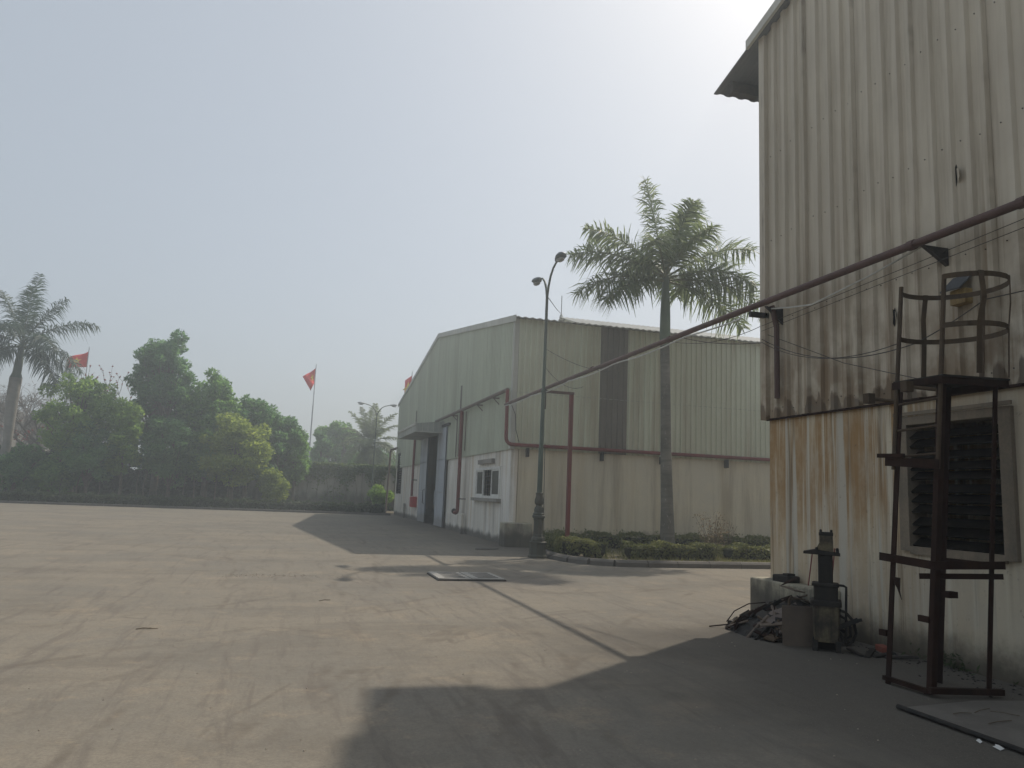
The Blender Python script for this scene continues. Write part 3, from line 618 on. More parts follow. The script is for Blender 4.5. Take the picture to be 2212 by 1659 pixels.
# ================================================================ near shed on the right
SY, SB = 10.0, -14.0
RID = -2.0
def sz(y): return 9.13 + .25 * (SY - y) if y > RID else 9.13 + .25 * (SY - RID) - .25 * (RID - y)
sh_ = thing('factory_shed', 'tall rust-streaked metal shed with stained plaster base on the right', 'building', (XW, SY, 0))
ob('lower_wall', wall_holes(SB, SY, 0, 2.92, [(6.06, 7.29, 1.2, 2.6)], lambda u, v, t: (XW + t, u, v), .22), 'shed_plaster', sh_)
for bx_ in ((XW + .222, 24, SY - .22, SY - .002), (23.8, 24, SB, SY - .23), (XW + .23, 23.79, SB, SB + .2)): ob('lower_wall', MB().box(*bx_, 0, 2.92), 'shed_plaster', sh_)
y = SY; k = 0
while y > SB + .01:
    ya, yb = y - 1.0, y
    dx = -.03 - .004 * (k % 2)
    m = rib_sheet(ya - .015, yb, .25, lambda u: 2.88, lambda u: sz(u) - .05, lambda u, z, h, dx=dx: (XW + dx - h, u, z), .065, .045, .02, first=ya + .0)
    # the lap rib stands on the sheet edge
    for yy in (ya,):
        m.add([(XW + dx - h, yy + du, z) for z in (2.88, sz(yy) - .05) for du, h in ((-.014, 0), (.004, .05), (.07, .05), (.09, 0))], [(0, 1, 5, 4), (1, 2, 6, 5), (2, 3, 7, 6)])
    so_ = ob('siding_sheet', m, 'shed_siding', sh_)
    if k < 6:
        sc = MB()
        for zz in (3.02, 4.35, 5.65, 7.0):
            for q in range(4): sc.lathe([(.007, 0), (.007, .008), (.003, .011)], 6, M=Matrix.Translation((XW + dx, ya + .125 + q * .25, zz + random.uniform(-.03, .03))) @ Matrix.Rotation(R(-90), 4, 'Y'))
        ob('screws', sc, 'dark_metal', so_, kind='stuff')
    y -= 1.0; k += 1
sd = MB()
for i in range(18): pass
xk = XW + .02
while xk < 23.8:
    ob('siding_sheet', rib_sheet(xk, min(xk + 1.02, 24), .25, lambda u: 2.88, lambda u: 9.05, lambda u, z, h: (u, SY + .03 + h, z)), 'shed_siding', sh_); xk += 1.0
ob('rear_siding', MB().box(23.9, 24.0, SB + .1, SY - .1, 2.93, 9.0).box(XW + .1, 23.9, SB + .02, SB + .1, 2.93, 9.0), 'shed_siding', sh_)
ob('corner_trim', MB().box(XW - .095, XW + .06, SY - .05, SY + .09, 2.87, sz(SY) - .06), 'shed_siding', sh_)
ob('drip_flashing', MB().prism([(XW - .055, SB, 2.86), (XW + .0, SB, 2.925), (XW - .002, SB, 2.90), (XW - .05, SB, 2.85)], (0, SY - SB, 0)), 'rust_steel', sh_)
# shed roof sheets with ragged eave
x = 6.66; k = 0
while x < 24:
    n = 16; us = np.linspace(x, x + 1.0, n + 1); m = MB()
    ye = 11.34 - (0.0, .12, .05, .1, .02)[k % 5]
    rows = []
    for (yy, zz) in ((ye, sz(ye) - .02), (RID, sz(RID) - .02)):
        for zo in (.0, -.02): rows.append([(u, yy, zz + zo + .035 * (.5 + .5 * math.sin(2 * math.pi * u / .25))) for u in us])
    m.v = [p for r in rows for p in r]; N = n + 1
    for j in range(n):
        m.f += [(j, j + 1, 2 * N + j + 1, 2 * N + j), (N + j + 1, N + j, 3 * N + j, 3 * N + j + 1), (j + 1, j, N + j, N + j + 1)]
    m.f.append((0, 2 * N, 3 * N, N)); m.f.append((n, N + n, 3 * N + n, 2 * N + n))
    ob('roof_sheet', m, 'shed_roof', sh_); x += 1.0; k += 1
ob('roof_slope', MB().prism([(6.66, RID, sz(RID)), (6.66, SB - .5, sz(SB) - .12), (6.66, SB - .5, sz(SB) - .17), (6.66, RID, sz(RID) - .05)], (17.4, 0, 0)), 'roof_metal', sh_)
ob('verge_trim', MB().prism([(6.60, 10.25, sz(10.25) - .10), (6.60, RID, sz(RID) - .10), (6.60, RID, sz(RID) + .05), (6.60, 10.25, sz(10.25) + .05)], (.05, 0, 0)), 'trim', sh_)
ob('eave_plate', MB().box(6.8, 7.3, 10.95, 11.1, sz(11.0) - .24, sz(11) - .05), 'dark_metal', sh_, label='torn strip hanging from the shed eave')
# louvre window of the shed
lw = ob('window', MB().box(XW - .05, XW + .2, 5.93, 6.07, 1.16, 2.68).box(XW - .05, XW + .2, 7.28, 7.42, 1.16, 2.68).box(XW - .05, XW + .2, 6.07, 7.28, 2.585, 2.68).box(XW - .05, XW + .2, 6.07, 7.28, 1.13, 1.215), 'frame_conc', sh_)
for i in range(11):
    z = 1.23 + i * .122
    tl = .012 * math.sin(i * 2.3)
    ob('slat', MB().prism([(XW - .01, 6.07, z + tl), (XW + .11, 6.07, z + .085 + tl), (XW + .125, 6.07, z + .07 + tl), (XW + .005, 6.07, z - .018 + tl)], (0, 1.21, 0)), 'slat', lw)
ob('lintel_stain', MB().box(XW - .075, XW - .052, 5.9, 7.45, 2.69, 2.73), 'frame_conc', lw)
# torn patches in the cladding
for (yy, zz, s_) in ((7.41, 3.89, .09), (6.45, 5.28, .1)):
    t_ = MB()
    pts = [(-.3, .1), (-.12, 1.0), (.05, .75), (.25, .9), (.2, .1), (.3, -.6), (.02, -.95), (-.15, -.3)]
    t_.prism([(XW - .045, yy + a * s_, zz + b_ * s_ * 1.3) for a, b_ in pts], (.006, 0, 0))
    ob('tear', t_, 'hole', sh_)
    fl = MB().prism([(XW - .05, yy - .2 * s_, zz + .8 * s_), (XW - .05, yy + .3 * s_ * -1, zz - .9 * s_), (XW - .11, yy - 1.1 * s_, zz - .5 * s_), (XW - .1, yy - .9 * s_, zz + .5 * s_)], (.003, .002, 0))
    ob('bent_flap', fl, 'shed_siding', sh_)
# hooded vent / lamp box
vl = thing('wall_vent', 'yellowed vent box under a dark sloping hood on the shed cladding', 'vent', (XW - .05, 6.35, 3.8))
ob('body', MB().bevbox(XW - .18, XW - .07, 6.27, 6.47, 3.80, 3.96, .008), 'lamp_yellow', vl)
ob('hood', MB().prism([(XW - .07, 6.25, 4.12), (XW - .26, 6.25, 3.935), (XW - .268, 6.25, 3.947), (XW - .07, 6.25, 4.137)], (0, .26, 0)), 'hood', vl)
# plinth
ob('plinth', MB().bevbox(6.52, XW - .002, 8.5, 10.06, 0, .57, .015), 'old_concrete', loc=(6.67, 9, 0), label='low stained concrete plinth at the foot of the shed corner', cat='plinth')
ob('iron_block', MB().bevbox(6.58, 6.78, 9.25, 9.6, .57, .66, .01).bevbox(6.62, 6.74, 9.3, 9.42, .66, .69, .005), 'black_steel', loc=(6.68, 9.4, .57), label='black iron block lying on the plinth by the shed corner', cat='iron block')

# ================================================================ caged ladder tower
TW = thing('ladder_tower', 'rusty steel ladder tower with hooped cage leaning against the shed', 'ladder', (5.8, 6.0, 0))
def tp(x, y, z): return (x + .088 * z, y, z)
legs = {'A': (5.5, 6.26), 'B': (5.54, 5.76), 'C': (6.12, 5.68), 'D': (6.08, 6.24)}
HT = 2.86
def angle_iron(a, b, w, sx, sy):
    m = MB(); a, b = Vector(a), Vector(b)
    t = .008; L = [(0, 0), (w * sx, 0), (w * sx, t * sy), (t * sx, t * sy), (t * sx, w * sy), (0, w * sy)]
    if sx * sy < 0: L = L[::-1]
    return m.rings([[p + Vector((x, y, 0)) for x, y in L] for p in (a, b)])
ob('leg', angle_iron(tp(*legs['A'], 0), tp(*legs['A'], HT), .058, 1, -1), 'rust_steel', TW)
ob('leg', angle_iron(tp(*legs['B'], .02), tp(*legs['B'], HT), .058, 1, 1), 'rust_steel', TW)
ob('leg', angle_iron(tp(*legs['C'], 0.02), tp(*legs['C'], HT + .02), .05, -1, 1), 'rust_steel', TW)
ob('leg', angle_iron(tp(*legs['D'], 0), tp(*legs['D'], HT), .062, -1, -1), 'rust_steel', TW)
for L in 'AB':
    x0, y0 = legs[L]
    ob('ladder_stile', MB().tube([tp(x0 - .01, y0, z) for z in (2.0, 2.5, 3.0, 3.86)], [.02, .021, .021, .021], 8), 'rust_ochre', TW, smooth=True)
for z in (2.14, 2.40, 2.66):
    ob('rung', MB().tube([tp(5.5, 6.26, z - .02), tp(5.54, 5.76, z + .005)], .013, 7), 'rust_ochre', TW, smooth=True)
def bar(name, p, q, w, h, mat='rust_steel'): return ob(name, MB().beam(p, q, w, h), mat, TW)
bar('cross_bar', tp(5.46, 6.36, 1.16), tp(5.5, 5.74, 1.13), .01, .075); bar('cross_bar', tp(5.5, 5.74, 1.13), tp(6.2, 5.64, 1.15), .01, .07)
bar('cross_bar', tp(5.5, 5.9, 1.02), tp(6.18, 5.64, 1.05), .01, .05); bar('cross_bar', tp(6.1, 5.66, 1.14), tp(6.08, 6.26, 1.14), .01, .06)
bar('cross_bar', tp(5.46, 6.34, 2.08), tp(5.5, 5.72, 2.04), .01, .085); bar('cross_bar', tp(5.44, 6.42, 2.14), tp(5.46, 6.1, 2.13), .03, .04)
bar('foot_bar', tp(5.5, 5.74, .06), tp(6.2, 5.64, .05), .05, .05); bar('foot_bar', tp(5.5, 6.28, .05), tp(5.54, 5.76, .04), .04, .04); bar('foot_bar', tp(5.52, 5.8, .03), tp(6.08, 6.26, .03), .03, .03)
for (x0, y0, z0, dx, dy) in ((5.5, 6.28, .42, -.04, .09), (5.52, 5.8, .62, -.03, .12), (5.56, 5.7, .86, .1, -.08)):
    ob('tab', MB().box(x0 + .088 * z0, x0 + .088 * z0 + max(.03, abs(dx)), y0, y0 + dy, z0, z0 + .055), 'rust_steel', TW)
ob('tab', MB().prism([(5.575, 6.24, .98), (5.575, 6.12, .98), (5.575, 6.13, .86), (5.575, 6.11, .78), (5.575, 6.16, .88)], (.006, 0, 0)), 'rust_steel', TW)
for (y0, z0) in ((6.28, 2.68), (5.78, 2.74)):
    ob('peg', MB().tube([tp(5.5, y0, z0), tp(5.34, y0 + .14, z0 + .03)], .018, 7).box(5.50, 5.58, y0 + .1, y0 + .18, z0 - .02, z0 + .08), 'rust_ochre', TW)
pl_ = MB(); 
pl_.prism([tp(5.47, 6.29, HT), tp(5.5, 5.7, HT), tp(6.2, 5.62, HT), tp(6.2, 6.3, HT)], (0, 0, .018))
ob('platform', pl_, 'black_steel', TW)
ob('platform_rim', MB().beam(tp(5.5, 5.72, HT - .03), tp(6.2, 5.64, HT - .03), .012, .07).beam(tp(5.47, 6.3, HT - .03), tp(5.5, 5.72, HT - .03), .012, .07).beam(tp(6.2, 5.64, HT - .03), tp(6.15, 6.28, HT - .03), .012, .07), 'rust_steel', TW)
def hoop(z, r=.36):
    # flat strap from stile A round towards the wall to stile B
    A = Vector(tp(5.49, 6.27, z)); B = Vector(tp(5.53, 5.75, z)); c = (A + B) / 2 + Vector((.33, -.04, 0))
    a0 = math.atan2(A.y - c.y, A.x - c.x); a1 = math.atan2(B.y - c.y, B.x - c.x) 
    n = 22; ring = []
    if a1 > a0: a1 -= 2 * math.pi
    rr = (A - c).length
    for i in range(n + 1):
        t = i / n; a = a0 + (a1 - a0) * t; rad = rr * (1 + .06 * math.sin(math.pi * t))
        ring.append((c.x + rad * math.cos(a), c.y + rad * math.sin(a), z + .03 * math.sin(math.pi * t)))
    return ring, c
def strap(pts, w=.05, t=.006):
    m = MB(); rs = []
    for i, p in enumerate(pts):
        d = (Vector(pts[min(i + 1, len(pts) - 1)]) - Vector(pts[max(0, i - 1)])).normalized(); nrm = d.cross(Vector((0, 0, 1))).normalized()
        p = Vector(p); rs.append([p + nrm * t / 2 + Vector((0, 0, w / 2)), p - nrm * t / 2 + Vector((0, 0, w / 2)), p - nrm * t / 2 - Vector((0, 0, w / 2)), p + nrm * t / 2 - Vector((0, 0, w / 2))])
    return m.rings(rs)
H1, c1 = hoop(3.82); H2, c2 = hoop(3.34)
ob('cage_hoop', strap(H1), 'rust_ochre', TW); ob('cage_hoop', strap(H2), 'rust_ochre', TW)
for i, bend in ((5, .09), (10, 0), (15, .01), (19, .06)):
    a, b_ = Vector(H1[i]), Vector(H2[i]); bot = Vector((b_.x - .03, b_.y, HT + .02)); out = (a - c1); out.z = 0; out.normalize()
    mid = (a + b_) / 2 + out * bend * (1 if i != 5 else -.5) + Vector((0, bend * .6 if i == 5 else 0, 0))
    side = Vector((-out.y, out.x, 0)); m = MB(); rs = []
    for p in (a + Vector((0, 0, .03)), mid, b_, bot): rs.append([p + side * .025 + out * .004, p - side * .025 + out * .004, p - side * .025 - out * .004, p + side * .025 - out * .004])
    ob('cage_strap', m.rings(rs), 'rust_ochre', TW)

# ================================================================ press, cardboard, scrap
PR = thing('hydraulic_press', 'grimy hydraulic press column standing by the shed plinth', 'machine', (6.02, 7.75, 0))
MR = Matrix.Translation((6.02, 7.75, 0)) @ Matrix.Rotation(R(-38), 4, 'Z')
def pm(name, mb, mat, par=None, **k):
    mb.v = [tuple(MR @ Vector(p)) for p in mb.v]; return ob(name, mb, mat, par or PR, **k)
pm('base', MB().rings([[(x * s, y * s, z) for x, y in ((-.125, -.13), (.125, -.13), (.14, -.1), (.14, .1), (.125, .13), (-.125, .13), (-.14, .1), (-.14, -.1))] for s, z in ((.9, .1), (.95, .14), (1, .3), (1.02, .5))]), 'machine_low')
pm('foot', MB().box(-.15, -.09, -.13, .13, 0, .12).box(.09, .15, -.13, .13, 0, .12).box(-.15, .15, .05, .13, 0, .1), 'black_steel')
pm('flange', MB().bevbox(-.165, .165, -.15, .15, .5, .56, .012), 'machine')
pm('cylinder_block', MB().bevbox(-.13, .13, -.12, .12, .56, .72, .012).bevbox(-.15, .14, -.13, .13, .715, .75, .01), 'machine')
pm('column', MB().rings([[(x, y, z) for x, y in ((-.07, -.07), (.07, -.07), (.08, -.05), (.08, .07), (-.08, .07), (-.08, -.05))] for z in (.75, 1.06)]), 'machine')
pm('table', MB().prism([(-.235, -.09, 1.07), (.16, -.09, 1.06), (.16, -.09, 1.09), (-.1, -.09, 1.125), (-.235, -.09, 1.095)], (0, .18, 0)), 'machine')
pm('head', MB().prism([(-.1, -.065, 1.125), (.09, -.065, 1.09), (.085, -.065, 1.29), (-.06, -.065, 1.29), (-.06, -.065, 1.2)], (0, .13, 0)), 'machine_low')
pm('head_cap', MB().bevbox(-.065, .09, -.075, .075, 1.285, 1.325, .008), 'machine')
for (x, y) in ((-.045, -.05), (.07, -.05), (-.045, .05), (.07, .05)): pm('bolt', MB().lathe([(.014, 1.325), (.014, 1.345), (.008, 1.352)], 6, (x, y)), 'black_steel')
for (x, y) in ((.13, -.06), (-.09, -.06)): pm('bolt', MB().lathe([(.018, 1.09), (.018, 1.14), (.01, 1.15)], 6, (x, y)), 'black_steel')
pm('oil_pipe', MB().tube([(.12, 0, .73), (.19, -.02, .73), (.215, -.03, .715), (.215, -.03, .66), (.205, -.03, .3), (.2, -.02, .1)], .014, 7), 'black_steel', smooth=True)
pm('hose', MB().tube([(.14, -.06, .46), (.2, -.1, .45), (.28, -.08, .36), (.31, -.04, .22), (.27, -.02, .12), (.2, 0, .08)], .017, 7), 'black_steel', smooth=True)
pm('hose', MB().tube([(.14, -.03, .4), (.2, -.05, .37), (.25, -.05, .28), (.25, -.03, .18), (.2, -.02, .14)], .014, 7), 'black_steel', smooth=True)
pm('pump_lever', MB().beam((.12, -.1, .27), (.33, -.12, .38), .035, .05).beam((.31, -.12, .37), (.37, -.12, .385), .05, .03), 'black_steel')
ob('card_sheet', MB().add([(5.63, 8.03, .455), (6.02, 7.95, .445), (6.0, 7.9, .0), (5.6, 7.98, .012), (5.645, 8.036, .457), (6.03, 7.958, .447), (6.012, 7.91, .0), (5.612, 7.988, .012)], [(0, 1, 2, 3), (7, 6, 5, 4), (0, 4, 5, 1), (1, 5, 6, 2), (2, 6, 7, 3), (3, 7, 4, 0)]), 'cardboard', loc=(5.8, 8.0, 0), label='brown board sheet propped upright in front of the scrap heap', cat='board')
# scrap heap
def heap_z(x, y):
    d = math.hypot((x - 6.35) / .85, (y - 8.75) / .85); return max(0., .55 * (1 - d) ** .8 if d < 1 else 0.)
hm = MB(); n = 18
for j in range(n + 1):
    for i in range(n + 1):
        x = 5.5 + 1.02 * i / n; y = 7.9 + 1.7 * j / n; hm.v.append((x, y, max(-.02, heap_z(x, y) * .8 - .02 + random.uniform(-.02, .03) * (heap_z(x, y) > .02))))
for j in range(n):
    for i in range(n): a = j * (n + 1) + i; hm.f.append((a, a + 1, a + n + 2, a + n + 1))
ob('scrap_debris', hm, 'black_steel', loc=(6.2, 8.75, 0), label='dark crumbled debris filling the scrap heap by the shed plinth', cat='debris', kind='stuff')
SCM = ['black_steel', 'rust_steel', 'machine', 'rust_ochre', 'rust_steel', 'black_steel', 'dull_pipe', 'cardboard']
for i in range(76):
    for _ in range(20):
        x = random.uniform(5.6, 6.45); y = random.uniform(8.05, 9.35)
        if heap_z(x, y) > .015: break
    z = heap_z(x, y) * .82 + .012; kind = i % 4; m = MB(); L = random.uniform(.07, .24)
    if kind == 0: m.bevbox(-L, L, -.035, .035, -.008, .008, .003)
    elif kind == 1: m = angle_iron((0, 0, -L), (0, 0, L), .045, 1, 1); m.v = [(p[2], p[0], p[1]) for p in m.v]
    elif kind == 2: m.prism([(-L, -.05, 0), (L * .6, -.06, 0), (L, .02, 0), (L * .2, .07, 0), (-L * .8, .04, 0)], (0, 0, .012))
    else: m.tube([(-L, 0, 0), (0, .01, .015), (L, 0, 0)], random.uniform(.009, .02), 7)
    gx = (heap_z(x + .03, y) - heap_z(x - .03, y)) / .06; gy = (heap_z(x, y + .03) - heap_z(x, y - .03)) / .06
    nrm = Vector((-gx, -gy, 1)).normalized(); M = nrm.to_track_quat('Z', 'Y').to_matrix().to_4x4() @ Matrix.Rotation(random.uniform(0, 6.28), 4, 'Z') @ Matrix.Rotation(random.uniform(-.35, .35), 4, 'X')
    m.v = [tuple(M @ Vector(p) + Vector((x, y, z))) for p in m.v]
    ob('scrap_piece', m, SCM[(i * 5) % 8], loc=(x, y, z), label=('small flat metal strip lying in the scrap heap', 'short piece of angle iron lying in the scrap heap', 'small torn plate offcut lying in the scrap heap', 'short bent rod piece lying in the scrap heap')[kind], cat='scrap', group='offcuts in the scrap heap')
def piece(name, mb, mat, M, label, cat):
    mb.v = [tuple(M @ Vector(p)) for p in mb.v]; return ob(name, mb, mat, loc=tuple(M.translation), label=label, cat=cat)
def TR(x, y, z, rx=0, ry=0, rz=0): return Matrix.Translation((x, y, z)) @ Matrix.Rotation(R(rz), 4, 'Z') @ Matrix.Rotation(R(ry), 4, 'Y') @ Matrix.Rotation(R(rx), 4, 'X')
piece('steel_plate', MB().bevbox(-.16, .16, -.1, .1, -.006, .006, .003), 'cardboard', TR(6.2, 8.62, .57, 12, 8, 30), 'flat brownish plate on top of the scrap heap', 'plate')
piece('steel_strip', MB().prism([(-.2, 0, 0), (.1, -.02, 0), (.22, .03, 0), (.1, .05, 0)], (0, 0, .01)), 'rust_steel', TR(6.3, 8.8, .64, 10, -12, 20), 'curled rusty strip crossing the top of the scrap heap', 'strip')
piece('wood_strip', MB().bevbox(-.24, .24, -.03, .03, -.008, .008, .003), 'cardboard', TR(5.83, 8.35, .19, 20, -6, -20), 'pale brown wooden strip across the front of the scrap heap', 'wood strip')
piece('flat_tray', MB().bevbox(-.1, .1, -.07, .07, -.01, .01, .004).box(-.08, .08, -.05, .05, .01, .014), 'rust_ochre', TR(5.68, 8.28, .05, 5, -12, 25), 'flat metal tray lying at the front foot of the scrap heap', 'tray')
piece('steel_rod', MB().tube([(-.25, 0, -.01), (0, 0, .02), (.25, .01, .0)], .009, 6), 'rust_steel', TR(5.62, 9.15, .035, 0, -4, -35), 'thin rusty rod poking out left from the scrap heap', 'rod')
piece('bent_wire', MB().tube([(-.3, 0, -.12), (-.2, 0, .02), (-.02, 0, .12), (.2, 0, .15)], .007, 6), 'rust_steel', TR(5.9, 9.1, .2, 0, 0, -20), 'bent wire arching over the left side of the scrap heap', 'wire')
piece('small_bracket', MB().bevbox(-.05, .05, -.04, .04, 0, .07, .006).box(-.07, .07, -.05, .05, 0, .015), 'black_steel', TR(5.73, 9.25, .02, 0, 0, 15), 'small square bracket at the left end of the scrap heap', 'bracket')
piece('red_brick', MB().bevbox(-.11, .11, -.05, .05, 0, .065, .006), 'brick', TR(6.68, 7.62, .0, 0, 0, 70), 'red brick lying against the shed wall right of the press', 'brick')
for (x, y, rz, L, lab) in ((6.35, 7.45, 40, .2, 'dark plank piece lying right of the press foot'), (6.55, 7.2, -30, .17, 'dark splinter lying between the press and the ladder tower'), (6.2, 7.5, 80, .14, 'short dark bar lying at the right of the press foot'), (6.45, 7.35, 10, .16, 'black flat bar near the red brick')):
    piece('scrap_bar', MB().bevbox(-L, L, -.03, .03, -.006, .012, .004), 'black_steel', TR(x, y, .02, 6, -5, rz), lab, 'scrap')
for (y, t, lab) in ((9.0, .75, 'thin rust red rod standing against the shed wall nearer its corner'), (8.55, .95, 'thin rust red rod standing against the shed wall left of the press')):
    ob('reinforcing_rod', MB().tube([(6.72, y, .57), (6.79, y + .005, .57 + t * .55)], .009, 6), 'red_paint', loc=(6.72, y, .57), label=lab, cat='rod')
# sheet on the ground
sg = thing('steel_sheet', 'large flat grey steel sheet lying on the ground in front of the tower', 'steel sheet', (5.6, 4.4, 0))
ob('sheet', MB().add([(4.93, 5.40, .03), (4.95, 2.6, .03), (6.45, 2.6, .04), (6.4, 5.44, .025), (5.75, 5.5, .03)], [(4, 0, 1, 2, 3)]).add([(4.93, 5.40, .012), (4.95, 2.6, .012), (6.45, 2.6, .012), (6.4, 5.44, .012), (5.75, 5.5, .012)], [(0, 4, 3, 2, 1)]), weathered('sheet_steel', (.17, .158, .14), (.13, .12, .108), (.1, .09, .08), .4, 3, 2, .6, .1, seed=31), sg)
ob('edge_tube', MB().tube([(4.905, 5.45, .024), (4.93, 2.55, .024)], .02, 8), 'black_steel', sg)
for i, (x, y, L, a, pos) in enumerate(((5.5, 5.2, .13, 20, 'nearest its far edge'), (5.62, 5.1, .1, -50, 'beside the bent one at its far edge'), (5.35, 4.9, .14, 10, 'midway along its left half'), (5.6, 4.75, .12, 5, 'right of the middle'), (5.25, 5.15, .09, 0, 'close to its left corner'))):
    piece('twig', MB().tube([(-L, 0, 0), (-.2 * L, .006, .004), (L, 0, 0)], .0035, 5), 'dead', TR(x, y, .038, 0, 0, a), 'dry twig lying on the steel sheet ' + pos, 'twig')
for (x, y, lab) in ((4.85, 4.46, 'larger scrap of white paper beside the steel sheet edge'), (4.83, 4.6, 'smaller scrap of white paper beside the steel sheet edge')):
    s = .035 if 'larger' in lab else .02
    piece('paper_scrap', MB().add([(-s, -s * .6, 0), (0, -s, .01), (s, -s * .3, 0), (s * .7, s, .018), (-.2 * s, s * .5, .006), (-s, s * .8, .015), (0, 0, .025)], [(0, 1, 6), (1, 2, 6), (2, 3, 6), (3, 4, 6), (4, 5, 6), (5, 0, 6)]), 'paper', TR(x, y, .003, 0, 0, 20), lab, 'paper')

# ================================================================ iron cover plate in the yard
cp = thing('cover_plate', 'flat pale iron drain cover with two rows of slots in the yard', 'drain cover', (3.4, 14.8, 0))
plm = weathered('cover_iron', (.36, .35, .32), (.3, .29, .265), (.12, .11, .1), .4, 3, 2, .7, .15, seed=33)
ob('frame', MB().bevbox(2.72, 4.02, 14.2, 15.4, 0, .028, .006), 'dark_metal', cp)
for (a, b_) in ((2.74, 3.36), (3.375, 4.0)):
    q = ob('panel', MB().prism([(a, 14.22, .029), (b_, 14.22, .029), (b_, 14.22, .040), (a, 14.22, .044)], (0, 1.16, 0)), plm, cp)
    for i in range(5):
        y = 14.38 + i * .2; s0 = .12 + .02 * i
        ob('slot', MB().box(a + .14, b_ - .09, y, y + .04, .0435, .0475), 'hole', q)

# ================================================================ planting bed
kerb_pts = [(7.6, 23.3), (7.25, 22.3), (7.0, 21.2), (6.82, 20.2), (6.78, 19.3), (6.9, 18.5), (7.2, 17.95), (7.7, 17.65), (8.5, 17.55)] + [(9.3 + i * .9, 17.57 + i * .03) for i in range(25)]
bed = MB(); inner = [(x, y) for x, y in kerb_pts]; poly = inner + [(XE, 24.05), (7.6, 24.05)]
bed.add([(x, y, .10) for x, y in poly], [tuple(range(len(poly)))])
ob('planting_bed', bed, 'soil', kind='structure')
kb = bpy.data.objects.new('kerb', None); COL.objects.link(kb); kb['kind'] = 'structure'; WLOC[kb.name] = Vector((0, 0, 0))
for i in range(len(kerb_pts) - 1):
    a, b_ = Vector((*kerb_pts[i], 0)), Vector((*kerb_pts[i + 1], 0)); d = (b_ - a).normalized(); nrm = Vector((-d.y, d.x, 0))
    a2, b2 = a + d * .006, b_ - d * .006; r = lambda p: [p - nrm * .14, p + nrm * .09, p + nrm * .09 + Vector((0, 0, .15)), p - nrm * .07 + Vector((0, 0, .15 + random.uniform(-.006, .006))), p - nrm * .13 + Vector((0, 0, .1))]
    ob('kerb_stone', MB().rings([r(a2), r(b2)]), 'concrete', kb)

def hedge(name, label, pts, w, h, n, mat='hedge', z0=.1, leaf=.06, group=None, cat='hedge', gap=0.0, wob=.13):
    """clipped hedge along polyline pts (x, y): leafy box with a dark inner mass"""
    pts = [np.array(p, float) for p in pts]; c = sum(pts) / len(pts)
    t = thing(name, label, cat, (float(c[0]), float(c[1]), z0), group)
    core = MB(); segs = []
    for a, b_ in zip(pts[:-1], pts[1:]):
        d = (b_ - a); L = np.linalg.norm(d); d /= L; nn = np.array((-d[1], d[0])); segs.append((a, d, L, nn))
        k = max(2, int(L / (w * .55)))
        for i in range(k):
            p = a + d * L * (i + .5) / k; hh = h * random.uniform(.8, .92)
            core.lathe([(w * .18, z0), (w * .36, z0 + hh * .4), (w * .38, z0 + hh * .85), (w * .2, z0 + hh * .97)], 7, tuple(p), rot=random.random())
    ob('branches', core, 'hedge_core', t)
    tot = sum(s[2] for s in segs); C = []
    for a, d, L, nn in segs:
        m = int(n * L / tot); u = rng.uniform(0, L, m); s = rng.uniform(0, 1, m); side = rng.choice([-1, 1], m)
        top = rng.uniform(0, 1, m) < .45
        v = np.where(top, rng.uniform(-.5, .5, m) * w, side * w * (.5 + rng.normal(0, .05, m)))
        bumpy = 1 + wob * np.sin(u * 5.1 + a[0]) + wob * .7 * np.sin(u * 11.7 + 2)
        z = np.where(top, h * bumpy * (1 + rng.normal(0, .04, m)), h * (s ** .8) * bumpy)
        inset = np.where(top, 1, .78 + .22 * np.clip(z / (h * .55), 0, 1)); v = v * inset * (1 + .12 * np.sin(u * 7.3 + 1))
        xy = a + np.outer(u, d) + np.outer(v, nn); C.append(np.column_stack([xy, z0 + z]))
    C = np.concatenate(C); V, F = leaves(C, leaf, .6, .5)
    np_mesh('foliage', V, F, mat, t); return t
hedge('clipped_hedge', 'short hedge block at the left tip of the planting bed', [(7.35, 21.6), (7.25, 20.6), (7.2, 19.4), (7.9, 18.75)], .5, .40, 5500)
hedge('clipped_hedge', 'front hedge strip running under the tall palm trunk', [(8.5, 18.75), (11.15, 18.85)], .55, .36, 6200)
hedge('clipped_hedge', 'front hedge strip at the right beside the shed corner', [(11.5, 18.9), (16.5, 19.1)], .55, .36, 7500)
hedge('clipped_hedge', 'rear hedge strip along the beige warehouse wall', [(7.9, 22.3), (12.0, 22.4), (18, 22.5)], .6, .42, 11000, leaf=.07)
# grass tufts in the bed
def grass(name, label, boxes, n, h=.12, mat='grass'):
    V = []; F = []
    tot = sum((b[1] - b[0]) * (b[3] - b[2]) for b in boxes); P = []
    for b in boxes:
        m = int(n * (b[1] - b[0]) * (b[3] - b[2]) / tot); P.append(np.column_stack([rng.uniform(b[0], b[1], m), rng.uniform(b[2], b[3], m), np.full(m, b[4])]))
    P = np.concatenate(P); m = len(P); a = rng.uniform(0, 6.28, m); H = h * rng.uniform(.5, 1.3, m); wd = .006 + .004 * rng.random(m)
    s = np.column_stack([np.cos(a), np.sin(a), 0 * a]); ln = rng.normal(0, .35, (m, 3)) * H[:, None]; ln[:, 2] = 0
    T = P + ln + np.column_stack([0 * H, 0 * H, H])
    V = np.stack([P - s * wd[:, None], P + s * wd[:, None], T + s * wd[:, None] * .3, T - s * wd[:, None] * .3], 1).reshape(-1, 3)
    return np_mesh(name, V, np.arange(4 * m).reshape(-1, 4), mat, kind='stuff', label=label, cat='grass')
grass('grass', 'short green grass growing between the hedges of the planting bed', [(7.6, 16, 18.0, 21.8, .1), (11.0, 13.5, 18.1, 19.2, .1), (12, 16, 18, 18.6, .1)], 6000, .075)

